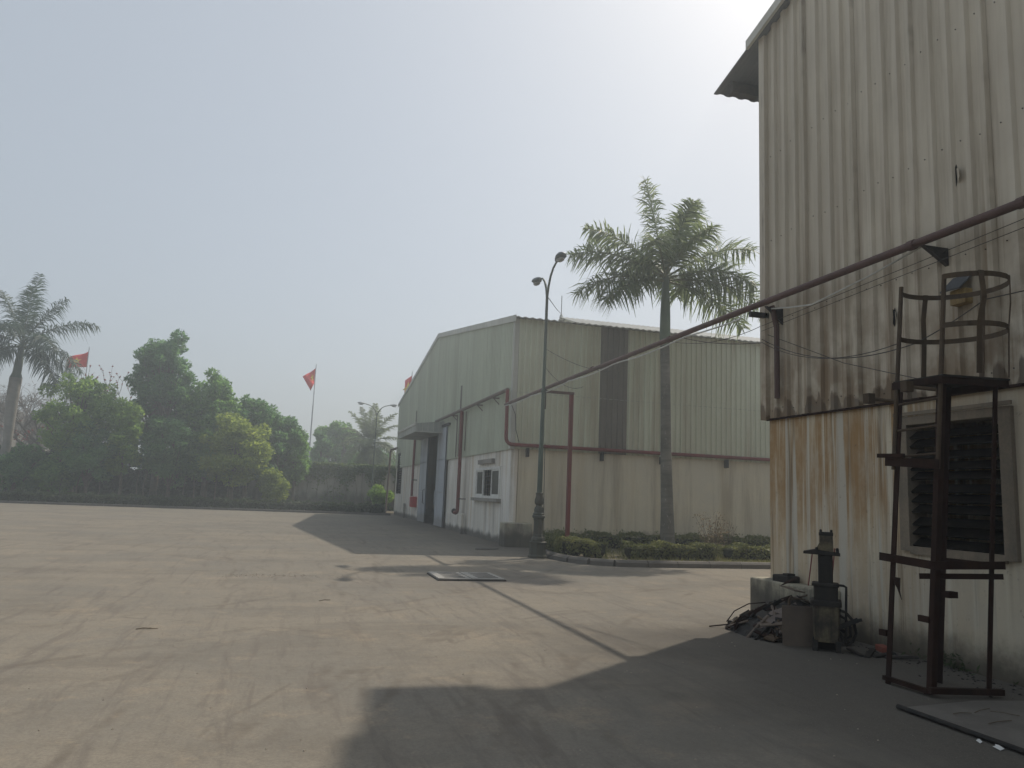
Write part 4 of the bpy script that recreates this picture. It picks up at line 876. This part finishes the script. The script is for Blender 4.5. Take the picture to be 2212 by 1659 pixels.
# weeds along the foot of the beige wall
C = np.column_stack([rng.uniform(7.6, 17, 1500), rng.uniform(23.85, 24.08, 1500), .1 + rng.random(1500) ** 2 * .5]); V, F = leaves(C, .09, .35, .8)
np_mesh('wall_weeds', V, F, 'hedge', kind='stuff', label='straggly weeds along the foot of the beige warehouse wall', cat='weeds')
# dry shrub
ds = thing('dry_shrub', 'leggy half-dry shrub rising between the front hedge strips', 'shrub', (11.35, 19.3, .1))
m = MB(); LC = []
for i in range(26):
    a = random.uniform(0, 6.28); r0 = random.uniform(0, .1); ln = random.uniform(.7, 1.35); sp_ = random.uniform(.05, .5)
    p0 = Vector((11.35 + r0 * math.cos(a), 19.3 + r0 * math.sin(a), .08)); p = [p0]
    for q in range(1, 6): p.append(p0 + Vector((math.cos(a) * sp_ * (q / 5) ** 1.3 + random.uniform(-.03, .03), math.sin(a) * sp_ * (q / 5) ** 1.3 + random.uniform(-.03, .03), ln * q / 5)))
    m.tube(p, [.010, .009, .008, .006, .005, .003], 5)
    for q in range(2, 6):
        for _ in range(7): LC.append(np.array(p[q]) + rng.normal(0, .05, 3))
ob('stems', m, 'dead', ds)
V, F = leaves(np.array(LC), .06, .5, .3); np_mesh('foliage', V, F, 'dry_leaf', ds)
ds = thing('dry_shrub', 'bare branching twig plant right of the leggy shrub', 'shrub', (11.95, 19.6, .1))
m = MB()
for i in range(9):
    a = random.uniform(-.6, .9); L = random.uniform(.7, 1.1); p0 = Vector((11.95, 19.6, .08))
    p = [p0 + Vector((math.sin(a) * L * .55 * (q / 4) ** 1.4, random.uniform(-.04, .04), L * q / 4)) for q in range(5)]; m.tube(p, [.012, .010, .008, .006, .003], 5)
    for q in (2, 3): m.tube([p[q], p[q] + Vector((random.uniform(-.2, .2), random.uniform(-.1, .1), .22))], [.005, .002], 4)
ob('stems', m, 'dead', ds)

# ================================================================ lamps
def lamp(label, base, ang, big=True):
    x, y = base[:2]; t = thing('street_lamp', label, 'street lamp', (x, y, 0), 'double arm street lamps in the yard')
    P = lambda pr: [(r, z) for r, z in pr]
    ob('base', MB().lathe([(.25, 0), (.25, .05), (.225, .09), (.215, .36), (.23, .37), (.235, .41), (.19, .43)], 8, (x, y), R(22.5)), 'lamp_base', t)
    ob('pedestal', MB().lathe([(.175, .43), (.185, .46), (.175, .52), (.14, .55), (.135, .60), (.125, .62), (.122, .96), (.135, .98), (.135, 1.02)], 8, (x, y), R(22.5)), 'lamp_base', t)
    ob('collar', MB().lathe([(.135, 1.02), (.165, 1.04), (.172, 1.09), (.15, 1.11), (.155, 1.14), (.125, 1.18), (.13, 1.24), (.115, 1.30), (.085, 1.34), (.08, 1.37)], 16, (x, y)), 'lamp_base', t, smooth=True)
    ob('vase', MB().lathe([(.08, 1.37), (.105, 1.39), (.125, 1.44), (.12, 1.5), (.095, 1.6), (.09, 1.64), (.1, 1.66), (.1, 1.69), (.075, 1.70)], 16, (x, y)), 'lamp_base', t, smooth=True)
    lean = Vector((.05, 0, 0))
    ob('pole', MB().tube([(x, y, 1.69), (x, y, 2.9), (x + .005, y, 2.92), (x + .01, y, 4.4), (x + .012, y, 4.43), (x + .02, y, 7.0)], [.07, .066, .058, .052, .045, .038], 12), 'lamp_green', t, smooth=True)
    for z in (2.9, 4.41): ob('joint_ring', MB().lathe([(.07, z - .02), (.074, z), (.066, z + .03)], 12, (x + .006, y)), 'lamp_green', t, smooth=True)
    for s in (0, math.pi):
        d = Vector((math.cos(ang + s), math.sin(ang + s), 0)); o = Vector((x + .02, y, 0)); 
        pts = [o + d * a + Vector((0, 0, z)) for a, z in ((0, 6.95), (.03, 7.1), (.12, 7.32), (.3, 7.56), (.55, 7.72), (.85, 7.80))]
        ob('arm', MB().tube(pts, [.035, .034, .032, .03, .028, .027], 9), 'lamp_green', t, smooth=True)
        q = d.cross(Vector((0, 0, 1))); hd = MB(); rs = []
        for u, wv, hh, dz in ((0, .035, .04, 0), (.06, .07, .055, .01), (.2, .11, .085, .02), (.36, .14, .10, .03), (.5, .13, .09, .04), (.58, .08, .05, .045), (.61, .02, .02, .05)):
            c = pts[-1] + d * u + Vector((0, 0, dz)); rs.append([c + q * wv * math.cos(a) + Vector((0, 0, (hh if math.sin(a) > 0 else hh * .55) * math.sin(a))) for a in [2 * math.pi * k / 14 for k in range(14)]])
        h_ = ob('lamp_head', hd.rings(rs), 'lamp_head' if big else 'galv', t, smooth=True)
        ln = MB(); rs = []
        for u, wv, hh in ((.2, .03, .01), (.26, .085, .05), (.4, .10, .06), (.5, .07, .045), (.55, .02, .01)):
            c = pts[-1] + d * u + Vector((0, 0, -.03)); rs.append([c + q * wv * math.cos(a) + Vector((0, 0, hh * math.sin(a) - .01)) for a in [math.pi + math.pi * k / 8 for k in range(9)]])
        ob('lens', ln.rings(rs, closed=False), 'lamp_lens', h_, smooth=True)
    return t
lamp('tall green double lamp post with ornate cast base beside the planting bed', (6.38, 19.65), R(-93))
lamp('distant thin double lamp post before the ivy wall', (5.7, 57.0), R(0), False)

# ================================================================ palms
def frond(p0, az, el, L, droop, n=46, leaf=.62, wid=.028, plum=.6, hang=.35, twist=0.):
    """returns (rachis points, leaflet V, F)"""
    d = Vector((math.cos(az) * math.cos(el), math.sin(az) * math.cos(el), math.sin(el))); pts = [Vector(p0)]; m = 14
    for i in range(m):
        pts.append(pts[-1] + d * (L / m)); d = (d + Vector((0, 0, -droop * (.35 + 1.3 * i / m) / m))).normalized()
    P = np.array([tuple(p) for p in pts]); V = []; F = []
    for i in range(n):
        t = .14 + .86 * i / (n - 1); f = t * m; j = min(int(f), m - 1); c = P[j] + (P[j + 1] - P[j]) * (f - j); tan = P[j + 1] - P[j]; tan /= np.linalg.norm(tan)
        side = np.cross(tan, (0, 0, 1.)); side /= np.linalg.norm(side) + 1e-9; up_ = np.cross(side, tan)
        ll = leaf * (1.0 - .6 * max(0, (t - .72) / .28)) * (.65 + .35 * min(1, t / .3))
        for s in (-1, 1):
            for rep in range(2):
                a = random.uniform(-plum, plum) ; 
                dirv = side * s * math.cos(a) + up_ * math.sin(a) * 1.0 + tan * random.uniform(.35, .75)
                dirv /= np.linalg.norm(dirv); l2 = ll * random.uniform(.75, 1.15)
                mid = c + dirv * l2 * .5 + np.array((0, 0, -hang * l2 * .12)); tip = c + dirv * l2 * .93 + np.array((0, 0, -hang * l2 * random.uniform(.45, .9)))
                wv = np.cross(dirv, up_ + .3 * rng.normal(size=3)); wv /= np.linalg.norm(wv) + 1e-9; wv *= wid * .5
                o = len(V); V += [c - wv * .6, c + wv * .6, mid + wv, mid - wv, tip + wv * .15, tip - wv * .15]; F += [(o, o + 1, o + 2, o + 3), (o + 3, o + 2, o + 4, o + 5)]
    return pts, np.array(V), np.array(F)
def palm(label, trunk, crown, specs, shaft_len, L, mat='frond', group=None, name='palm_tree', leaf=.62, wid=.028, r_sh=.17, n=46, plum=.7, hang=.35, tmat='trunk_palm'):
    t = thing(name, label, 'palm tree', (trunk[0][0], trunk[0][1], 0), group)
    ob('trunk', MB().tube([p[:3] for p in trunk], [p[3] for p in trunk], 16), tmat, t, smooth=True)
    c = Vector(crown); b_ = Vector(trunk[-1][:3])
    if shaft_len > 0: ob('crownshaft', MB().tube([b_, b_.lerp(c, .15), b_.lerp(c, .5), c, c + Vector((0, 0, .35))], [trunk[-1][3], r_sh, r_sh * .92, r_sh * .6, .03], 14), 'shaft', t, smooth=True)
    for (az, el, k, dr) in specs:
        pts, V, F = frond(c + Vector((math.cos(az) * .06, math.sin(az) * .06, -.1 + .25 * max(0, el))), az, el, L * k, dr, n, leaf * (.8 + .2 * k), wid, plum, hang)
        f_ = np_mesh('frond', V, F, mat, t)
        ob('rachis', MB().tube(pts, [.035 - .03 * i / len(pts) for i in range(len(pts))], 6), 'rachis', f_, smooth=True)
    return t
palm('tall smooth-trunked palm rising from the planting bed before the beige wall', [(10.86, 21, .05, .27), (10.84, 21, .5, .22), (10.82, 21, 1.4, .185), (10.76, 21, 3, .165), (10.72, 21, 5, .145), (10.68, 21, 6.3, .14)], (10.68, 21, 8.45),
     [(R(180), R(24), 1.0, .95), (R(172), R(42), .9, .9), (R(187), R(2), 1.0, .95), (R(200), R(-8), .85, .9), (R(2), R(36), 1.08, .8), (R(-6), R(8), 1.12, 1.1), (R(-14), R(20), .9, 1.2), (R(12), R(-2), 1.05, .9),
      (R(150), R(80), .95, .45), (R(20), R(68), .92, .55), (R(-80), R(42), .75, 1.2), (R(-125), R(30), .8, 1.2), (R(85), R(40), .9, 1.2), (R(55), R(25), .9, 1.2), (R(-75), R(68), .7, .9)],
     2, 3.2, r_sh=.165, leaf=.9, wid=.048, n=62, plum=.9, hang=.5)
palm('left palm with pale leaning trunk at the picture edge', [(-18.15, 57, 0, .30), (-18.05, 57, 1, .27), (-17.85, 57, 3.75, .27), (-17.9, 57, 6.5, .36), (-17.85, 57, 7.9, .37)], (-17.75, 57, 10.1),
     [(R(0), R(40), 1.1, 1.1), (R(-5), R(62), .9, .7), (R(-10), R(5), 1.0, 1.5), (R(5), R(-12), 1.0, 1.4), (R(80), R(80), 1.15, .35), (R(180), R(45), 1.1, 1.1), (R(175), R(10), 1.1, 1.4), (R(190), R(-15), 1.0, 1.2),
      (R(-90), R(30), 1, 1.4), (R(-50), R(20), 1, 1.4), (R(-130), R(20), 1, 1.4), (R(90), R(20), 1, 1.4), (R(-70), R(60), 1, .9), (R(-25), R(-25), .9, 1.1), (R(150), R(65), 1.0, .8), (R(-110), R(-10), .9, 1.3)],
     2, 4.3, 'frond_dark', r_sh=.26, leaf=1.15, wid=.07, n=40, hang=.75, plum=.7, tmat='pale_trunk')
palm('bushy date palm behind the ivy wall beside the distant lamp', [(7.0, 75, 0, .5), (7.0, 75, 3, .48), (7.0, 75, 5.6, .5)], (7.0, 75, 6.0),
     [(i * 2.399, R(80 - 4 * i), .95 + .1 * (i % 3), .9 + .03 * i) for i in range(30)], 0, 3.3, 'frond', leaf=.8, wid=.07, n=40, plum=.4, hang=.25, name='date_palm', tmat='bark')

# ================================================================ flags
def flagpole(label, x, y, top, kind):
    t = thing('flagpole', label, 'flagpole', (x, y, 0), 'national flags behind the trees')
    ob('pole', MB().tube([(x, y, 0), (x, y, top * .7), (x, y, top * .7 + .02), (x, y, top)], [.07, .06, .045, .03], 9), 'galv', t, smooth=True)
    W, H = {'wide': (1.5, 1.25), 'furled': (1.05, 1.35), 'edge': (.45, 1.6)}[kind]
    nu, nv = 14, 8
    def P(u, v):   # u along fly, v down hoist
        z = top - .38 - v * H
        if kind == 'wide': X = x - .05 - W * u * .98; Z = z - .55 * u * (1 - .75 * v) - .1 * u; Yy = y + .22 * math.sin(u * 6.5 + v)
        elif kind == 'furled': X = x - .04 - W * u * (1 - .75 * v); Z = z - .75 * u * (1 - v) - .55 * u * v - .1 * u; Yy = y + .25 * math.sin(u * 5 + v * 2)
        else: X = x - .04 - W * u; Z = z - .35 * u - .2 * v; Yy = y + .9 * u + .1 * math.sin(u * 8)
        return (X, Yy, Z)
    m = MB(); m.v = [P(i / nu, j / nv) for j in range(nv + 1) for i in range(nu + 1)]
    for j in range(nv):
        for i in range(nu): a = j * (nu + 1) + i; m.f.append((a, a + 1, a + nu + 2, a + nu + 1))
    fl = ob('flag', m, 'flag_red', t, smooth=True)
    md = fl.modifiers.new('t', 'SOLIDIFY'); md.thickness = .012
    # five-pointed star, both faces
    for sgn in (-1, 1):
        st = MB(); cu, cv = (.5, .5) if kind != 'furled' else (.3, .45); ring = []
        for k in range(10):
            r = .29 if k % 2 == 0 else .115; a = math.pi / 2 + k * math.pi / 5
            ring.append((cu + r * math.cos(a) * (H / W) * (.95 if kind != 'furled' else .55), cv - r * math.sin(a)))
        # subdivide the star so that it follows the cloth
        allp = [(cu, cv)] + ring
        for (u, v) in allp:
            q = P(u, v); st.v.append((q[0], q[1] + sgn * .05, q[2]))
        for k in range(10): st.f.append((0, 1 + k, 1 + (k + 1) % 10))
        ob('star', st, 'flag_yellow', fl)
    return t
flagpole('red flag with yellow star beside the left palm, half behind the trees', -16.9, 70, 12.3, 'wide')
flagpole('red flag with yellow star on the freestanding pole above the ivy wall', 1.38, 70, 12.45, 'furled')
flagpole('red flag seen edge on behind the warehouse gable slope', 10.0, 70, 12.5, 'edge')

# ================================================================ far trees, hedge and wall
def tree(label, x, y, top, rx, zlow, clumps, n, mat, trunk_r=.16, leaf=.22, group='broadleaf trees across the yard', name='broadleaf_tree', ry=None, cr=(.75, 1.25), stems=1, pointy=0., fill=.35):
    t = thing(name, label, 'tree', (x, y, 0), group); ry = ry or rx
    cz = (top + zlow) / 2; hz = (top - zlow) / 2; m = MB(); CC = []
    for i in range(clumps):
        for _ in range(30):
            d = rng.normal(size=3); d /= np.linalg.norm(d); rr = (fill + (1 - fill) * rng.random()) ** .6
            f = d[2] * rr; k = 1 - pointy * max(0, f)
            r = rng.uniform(*cr)
            c = np.array((x + d[0] * rr * max(.1, rx - r * .6) * k, y + d[1] * rr * max(.1, ry - r * .6) * k, cz + f * max(.2, hz - r * .6)))
            if all(np.linalg.norm((c - q[0]) / (1, 1, 1)) > .5 * r for q in CC): break
        CC.append((c, r))
    for s in range(stems):
        bx = x + (random.uniform(-.6, .6) if stems > 1 else 0); by = y + (random.uniform(-.4, .4) if stems > 1 else 0)
        p = [(bx, by, 0), (bx + random.uniform(-.1, .1), by, zlow * .6 + .3), (x + random.uniform(-.3, .3), y, cz), (x + random.uniform(-.2, .2), y, cz + hz * .6)]
        m.tube(p, [trunk_r, trunk_r * .8, trunk_r * .5, .03], 8)
        for q in CC[s::stems]:
            b0 = Vector(p[1]).lerp(Vector(p[2]), random.uniform(0, 1)); e = Vector(q[0]); m.tube([b0, b0.lerp(e, .5) + Vector((0, 0, .15)), e], [trunk_r * .35, trunk_r * .22, .012], 5)
    ob('trunk', m, 'bark', t)
    C = []; O = []
    for c, r in CC:
        k = int(n * r ** 2 / sum(q[1] ** 2 for q in CC)); pts, d = clump_points(c, (r, r, r * .85), k, .35); C.append(pts); O.append(d)
    C = np.concatenate(C); O = np.concatenate(O); keep = C[:, 2] > .3; C = C[keep]; O = O[keep]
    V, F = leaves(C, leaf, .42, .15, .15, O * .7); np_mesh('crown', V, F, mat, t)
    return t
tree('tallest tree of the far row with a twin-peaked crown', -8.9, 57.3, 12.3, 2.45, 3.4, 85, 21000, 'leaf_c', .28, .26, ry=2.0, cr=(.4, .85), fill=.15)
tree('round-topped tree right of the left palm with sky gaps in its crown', -13.6, 55.8, 8.6, 2.85, 2.6, 66, 13000, 'leaf_b', .22, .24, cr=(.4, .85), fill=.25)
tree('dense tree just right of the tallest tree', -5.6, 56.6, 10.1, 2.3, 2.0, 80, 20000, 'leaf_a', .25, .25, cr=(.45, .85), pointy=.25, fill=.15)
tree('slim tree standing in front of the tallest tree', -10.4, 54.2, 7.5, 1.25, 1.2, 44, 10000, 'leaf_b', .12, .22, cr=(.35, .65), pointy=.5, fill=.15)
tree('mid-height tree on the descending right side of the far row', -3.0, 57.6, 8.7, 2.2, 2.2, 60, 13000, 'leaf_c', .2, .25, cr=(.4, .8), fill=.15)
tree('lower tree near the right end of the far row', -1.0, 58.2, 7.1, 1.8, 1.5, 50, 10000, 'leaf_c', .17, .25, cr=(.4, .75), fill=.15)
tree('last small tree of the far row before the flagpole', .2, 58.6, 6.1, 1.3, 1.2, 36, 7000, 'leaf_a', .14, .24, cr=(.35, .7), fill=.15)
tree('bright yellow-green tree in front on the right of the far row', -3.7, 54.3, 6.4, 2.5, 1.3, 70, 15000, 'leaf_y', .18, .23, cr=(.4, .75), fill=.2)
tree('low yellowish bush at the right foot of the far row', -1.1, 54.4, 3.1, 1.2, .4, 26, 5000, 'leaf_y', .08, .2, cr=(.3, .55), name='bush', stems=3)
tree('dark leafy tree under the round-topped tree', -12.2, 54.0, 5.2, 1.8, .7, 44, 9000, 'leaf_c', .13, .22, cr=(.4, .7), fill=.2)
tree('dark shrub mass beside the left palm trunk', -16.2, 55.0, 3.6, 1.6, .2, 36, 7000, 'leaf_c', .1, .21, cr=(.35, .7), name='bush', stems=4)
tree('dark shrub left of the palm trunk at the picture edge', -19.6, 56.0, 3.4, 1.8, .2, 36, 7000, 'leaf_c', .1, .21, cr=(.35, .7), name='bush', stems=4)
tree('dark shrub mass below the round-topped tree', -14.1, 54.6, 3.6, 1.5, .3, 34, 6500, 'leaf_a', .1, .21, cr=(.35, .7), name='bush', stems=4)
tree('dim tree filling the middle of the far row low down', -7.6, 54.8, 6.0, 2.0, 1.2, 54, 11000, 'leaf_c', .14, .23, cr=(.4, .75), fill=.2)
tree('dim tree behind the yellow-green tree', -5.4, 55.3, 5.6, 1.8, 1.2, 44, 9000, 'leaf_a', .13, .23, cr=(.4, .7), fill=.2)
tree('rounded green shrub at the far warehouse corner', 6.1, 54.8, 2.1, .9, .2, 10, 4000, 'leaf_b', .06, .16, cr=(.35, .6), name='bush', stems=3, group='shrubs at the far wall')
tree('round-crowned tree behind the ivy wall left of the date palm', 4.6, 84, 9.2, 3.0, 2.0, 60, 12000, 'leaf_a', .3, .32, cr=(.5, .95), group='trees behind the ivy wall')
tree('broad low tree behind the ivy wall under the date palm', 9.0, 90, 6.6, 3.6, 1.5, 22, 8000, 'leaf_c', .3, .34, cr=(.9, 1.4), group='trees behind the ivy wall')
tree('feathery pointed tree behind the ivy wall right of the flagpole', 2.6, 76, 7.6, 1.3, 1.0, 20, 5000, 'leaf_c', .16, .30, cr=(.4, .7), pointy=.8, group='trees behind the ivy wall')
tree('wide dim tree behind the ivy wall beneath the flagpole', 1.6, 80, 6.0, 2.4, 1.0, 18, 6000, 'leaf_c', .2, .32, cr=(.8, 1.2), group='trees behind the ivy wall')
# thin stems under the canopy
for i in range(14):
    x = -13.5 + i * .95 + random.uniform(-.3, .3); yy = random.uniform(53.6, 55.4); h = random.uniform(1.6, 2.6)
    t = thing('sapling', 'thin sapling stem in the gap below the far tree crowns', 'sapling', (x, yy, 0), 'sapling stems below the far crowns')
    ob('trunk', MB().tube([(x, yy, 0), (x + random.uniform(-.1, .1), yy, h * .5), (x + random.uniform(-.2, .2), yy, h)], [.05, .04, .02], 6), 'bark', t)
    C, O = clump_points((x, yy, h + .2), (.45, .45, .5), 260, .2); V, F = leaves(C, .17, .42, .2); np_mesh('crown', V, F, 'leaf_c', t)

hedge('low_hedge', 'long low dark hedge edging the far side of the yard', [(-26, 50.9), (-16, 50.9), (-2, 51.1), (6.0, 51.3)], .9, .62, 16000, 'hedge_dark', 0, .13, wob=.1)
hedge('tall_hedge', 'tall dark hedge behind the far trees on the left', [(-30, 58.4), (-18, 58.4), (-3.0, 59.0)], 1.2, 3.0, 20000, 'hedge_dark', 0, .24, wob=.05)
# boundary wall with ivy
bwl = thing('boundary_wall', 'grey stained boundary wall overgrown with ivy behind the yard', 'wall', (3, 60.3, 0))
ob('wall', MB().box(-3.5, 14, 60.0, 60.3, 0, 3.15), 'boundary', bwl)
ob('coping', MB().box(-3.55, 14.05, 59.95, 60.35, 3.152, 3.25), 'concrete', bwl)
n = 17000
x = rng.uniform(-3.5, 14, n); depth = 3.45 - np.abs(rng.normal(0, .42, n)) * (1 + .7 * np.sin(x * 1.3) ** 2 + .5 * np.sin(x * 3.1 + 1)) 
lowc = rng.random(n) < .12; depth = np.where(lowc, np.abs(rng.normal(0, .45, n)) * (1 + np.sin(x * 1.9 + 2)), depth)
yv = np.where(depth > 3.0, rng.uniform(59.6, 60.6, n), 59.9 - rng.random(n) * .22)
iv = thing('ivy', 'ivy thatch spilling over the top of the boundary wall', 'ivy', (3, 60, 0))
V, F = leaves(np.column_stack([x, yv, np.clip(depth, .05, 3.7)]), .17, .7, -.1); np_mesh('foliage', V, F, 'ivy', iv)
vm = MB()
for i in range(24):
    xx = -3.2 + i * .72; vm.tube([(xx, 59.93, 0), (xx + random.uniform(-.2, .2), 59.92, 1.5), (xx + random.uniform(-.3, .3), 59.92, 3.2)], [.03, .02, .012], 5)
ob('vine', vm, 'bark', iv)
# verge between hedge and wall
ob('verge', MB().add([(-60, 51.0, .05), (6.2, 51.0, .05), (6.2, 53.9, .05), (14, 53.9, .05), (14, 59.9, .05), (-60, 59.9, .05)], [(0, 1, 2, 3, 4, 5)]), 'soil', kind='structure')
kb2 = bpy.data.objects.new('verge_kerb', None); COL.objects.link(kb2); kb2['kind'] = 'structure'; WLOC[kb2.name] = Vector((0, 0, 0))
for i in range(34): ob('kerb_stone', MB().bevbox(-27 + i * .98, -27 + i * .98 + .97, 50.1, 50.32, 0, .13, .02), 'concrete', kb2)
grass('verge_grass', 'rough grass under the far row of trees', [(-24, 6, 51.4, 59.5, .05)], 9000, .25)

# bare grey wood and red-budded tree on the left
hl = MB(); nxh, nyh = 26, 10
for j in range(nyh + 1):
    for i in range(nxh + 1):
        x = -58 + 40 * i / nxh; y = 84 + 34 * j / nyh; e = math.exp(-((x + 33) / 8.5) ** 2) * math.sin(math.pi * min(1, j / nyh * .9 + .02)); hl.v.append((x, y, -.3 + 10.0 * e + random.uniform(-.15, .15) * (e > .05)))
for j in range(nyh):
    for i in range(nxh): a = j * (nxh + 1) + i; hl.f.append((a, a + 1, a + nxh + 2, a + nxh + 1))
ob('hill', hl, simple('hill_soil', (.17, .15, .12), (.12, .115, .09), .4, 1), kind='structure', smooth=True)
def bare_tree(label, x, y, h, spread, seed, mat='grey_bark', buds=None, z0=0, n1=7, twigs=None):
    rnd = random.Random(seed); t = thing('bare_tree', label, 'tree', (x, y, z0), 'leafless trees at the left'); m = MB(); tips = []
    def grow(p, d, L, r, lev):
        q = p + d * L * .5 + Vector((rnd.uniform(-.08, .08), rnd.uniform(-.08, .08), 0)) * L; e = q + (d + Vector((rnd.uniform(-.3, .3), rnd.uniform(-.3, .3), rnd.uniform(-.1, .25)))).normalized() * L * .5
        m.tube([p, q, e], [r, r * .8, r * .6], 6 if lev < 2 else 4); tips.append((q, e))
        if lev < 4:
            for _ in range(3 if lev < 3 else 2):
                dd = (e - q).normalized() + Vector((rnd.uniform(-.9, .9), rnd.uniform(-.7, .7), rnd.uniform(-.35, .6))); grow(e if rnd.random() < .6 else q, dd.normalized(), L * rnd.uniform(.6, .8), r * .55, lev + 1)
    tr = Vector((x, y, z0)); top = tr + Vector((rnd.uniform(-.3, .3), 0, h * .35)); m.tube([tr, tr.lerp(top, .5), top], [h * .035, h * .028, h * .022], 8)
    for i in range(n1):
        a = i * 6.28 / n1 + rnd.uniform(-.3, .3); grow(top - Vector((0, 0, rnd.uniform(0, h * .12))), Vector((math.cos(a) * spread, math.sin(a) * spread * .6, rnd.uniform(.5, 1.2))).normalized(), h * .24, h * .014, 0)
    ob('trunk', m, mat, t)
    if buds:
        bm_ = MB()
        for q, e in tips[-len(tips) // 2:]:
            for _ in range(2):
                c = q.lerp(e, rnd.random()); s = rnd.uniform(.04, .08); bm_.add([c + Vector((s, 0, 0)), c + Vector((-s, 0, 0)), c + Vector((0, 0, s)), c + Vector((0, 0, -s)), c + Vector((0, s, 0)), c + Vector((0, -s, 0))], [(0, 4, 2), (4, 1, 2), (1, 5, 2), (5, 0, 2), (4, 0, 3), (1, 4, 3), (5, 1, 3), (0, 5, 3)])
        ob('buds', bm_, buds, t, kind='stuff')
    if twigs:
        C = np.array([tuple(q.lerp(e, rnd.random())) for q, e in tips for _ in range(twigs)]) + rng.normal(0, .25, (len(tips) * twigs, 3)); V, F = leaves(C, .4, .08, .3); np_mesh('crown', V, F, 'grey_wood', t)
    return t
bare_tree('bare grey tree with pale branches behind the left palm trunk', -25.2, 84, 9.5, 1.0, 3, twigs=7, z0=.5)
bare_tree('bare grey tree at the very left edge behind the palm', -30.5, 87, 11, 1.0, 5, twigs=7, z0=1)
bare_tree('bare grey tree between the left palm and the round-topped tree', -22.3, 90, 8.5, 1.1, 8, twigs=7, z0=.5)
bare_tree('leafless tree with dark red buds rising behind the round-topped tree', -13.4, 61.5, 10.0, 1.5, 12, buds='bud')
bare_tree('leafless grey tree behind the left palm fronds', -17.0, 62.5, 9.5, 1.3, 21, twigs=2)

# ================================================================ small things on the ground
pb = MB()
for i in range(560):
    x = random.uniform(-6, 6.5); y = random.uniform(4.5, 24) if i % 3 else random.uniform(4.5, 10); s = random.uniform(.003, .009)
    if i < 240: x = random.gauss(-.1, .55); y = random.gauss(14.72, .16); s = random.uniform(.004, .014)
    M = Matrix.Translation((x, y, s * .3)) @ Matrix.Rotation(random.uniform(0, 6.28), 4, 'Z')
    pb.add([M @ Vector((a * s, b_ * s, c * s)) for a, b_, c in ((-1, -.7, -.5), (1, -.8, -.5), (.9, .8, -.5), (-.8, .9, -.5), (-.5, -.3, .5), (.5, -.4, .6), (.4, .4, .5), (-.4, .5, .45))], [(0, 1, 5, 4), (1, 2, 6, 5), (2, 3, 7, 6), (3, 0, 4, 7), (4, 5, 6, 7)])
ob('pebbles', pb, 'rock', kind='stuff', label='small stones and crumbled concrete scattered over the yard', cat='stones')
piece('twig', MB().tube([(-.11, 0, .0), (-.04, .012, .008), (.04, -.01, .006), (.11, .01, 0)], [.005, .007, .006, .003], 6).tube([(0, .0, .007), (.04, .035, .006)], .003, 5), 'dead', TR(-1.37, 9.36, .008, 0, 0, 8), 'dark twig lying alone in the left foreground of the yard', 'twig')
piece('twig', MB().tube([(-.09, 0, 0), (0, .01, .006), (.09, 0, 0)], .005, 5), 'dead', TR(.6, 11.6, .006, 0, 0, 30), 'small twig lying left of the drain cover in the open yard', 'twig')
piece('cracked_slab', MB().prism([(-.35, -.1, 0), (.1, -.16, 0), (.45, -.05, 0), (.3, .12, 0), (-.2, .15, 0)], (0, 0, .03)), 'concrete', TR(5.6, 22.3, .0, 0, 0, 15), 'broken concrete flake lying left of the warehouse corner block', 'concrete flake')
lt = MB()
for i in range(260):
    y = random.uniform(4.0, 8.3); x = 6.8 - abs(random.gauss(0, .28)) - .02; s_ = random.uniform(.006, .022); M = Matrix.Translation((x, y, s_ * .25)) @ Matrix.Rotation(random.uniform(0, 6.28), 4, 'Z')
    lt.add([M @ Vector((a * s_, b_ * s_, c * s_)) for a, b_, c in ((-1, -.7, -.4), (1, -.5, -.4), (.7, .8, -.4), (-.8, .6, -.4), (-.3, -.2, .35), (.4, .2, .3))], [(0, 1, 5, 4), (1, 2, 5), (2, 3, 4, 5), (3, 0, 4)])
ob('litter', lt, 'black_steel', kind='stuff', label='dark crumbs and grit along the foot of the shed wall', cat='grit')
C = np.column_stack([6.8 - np.abs(rng.normal(0, .05, 260)), np.concatenate([rng.normal(6.75, .12, 130), rng.uniform(4.2, 7.4, 130)]), .02 + rng.random(260) ** 2 * .14]); V, F = leaves(C, .05, .3, .8)
np_mesh('shed_weeds', V, F, 'hedge_dark', kind='stuff', label='small weeds sprouting at the foot of the shed wall', cat='weeds')
# ================================================================ haze
hz = MB().box(-205, 205, -205, 265, -1.0, 16.5)
hm_ = bpy.data.materials.new('haze'); hm_.use_nodes = True; t_ = hm_.node_tree; t_.nodes.clear()
vo = t_.nodes.new('ShaderNodeVolumePrincipled'); vo.inputs['Color'].default_value = (.88, .96, 1.0, 1); vo.inputs['Density'].default_value = .0050; vo.inputs['Anisotropy'].default_value = .5
oo = t_.nodes.new('ShaderNodeOutputMaterial'); t_.links.new(vo.outputs[0], oo.inputs['Volume'])
ob('haze', hz, hm_, kind='stuff', label='pale smoky air filling the whole yard', cat='haze')
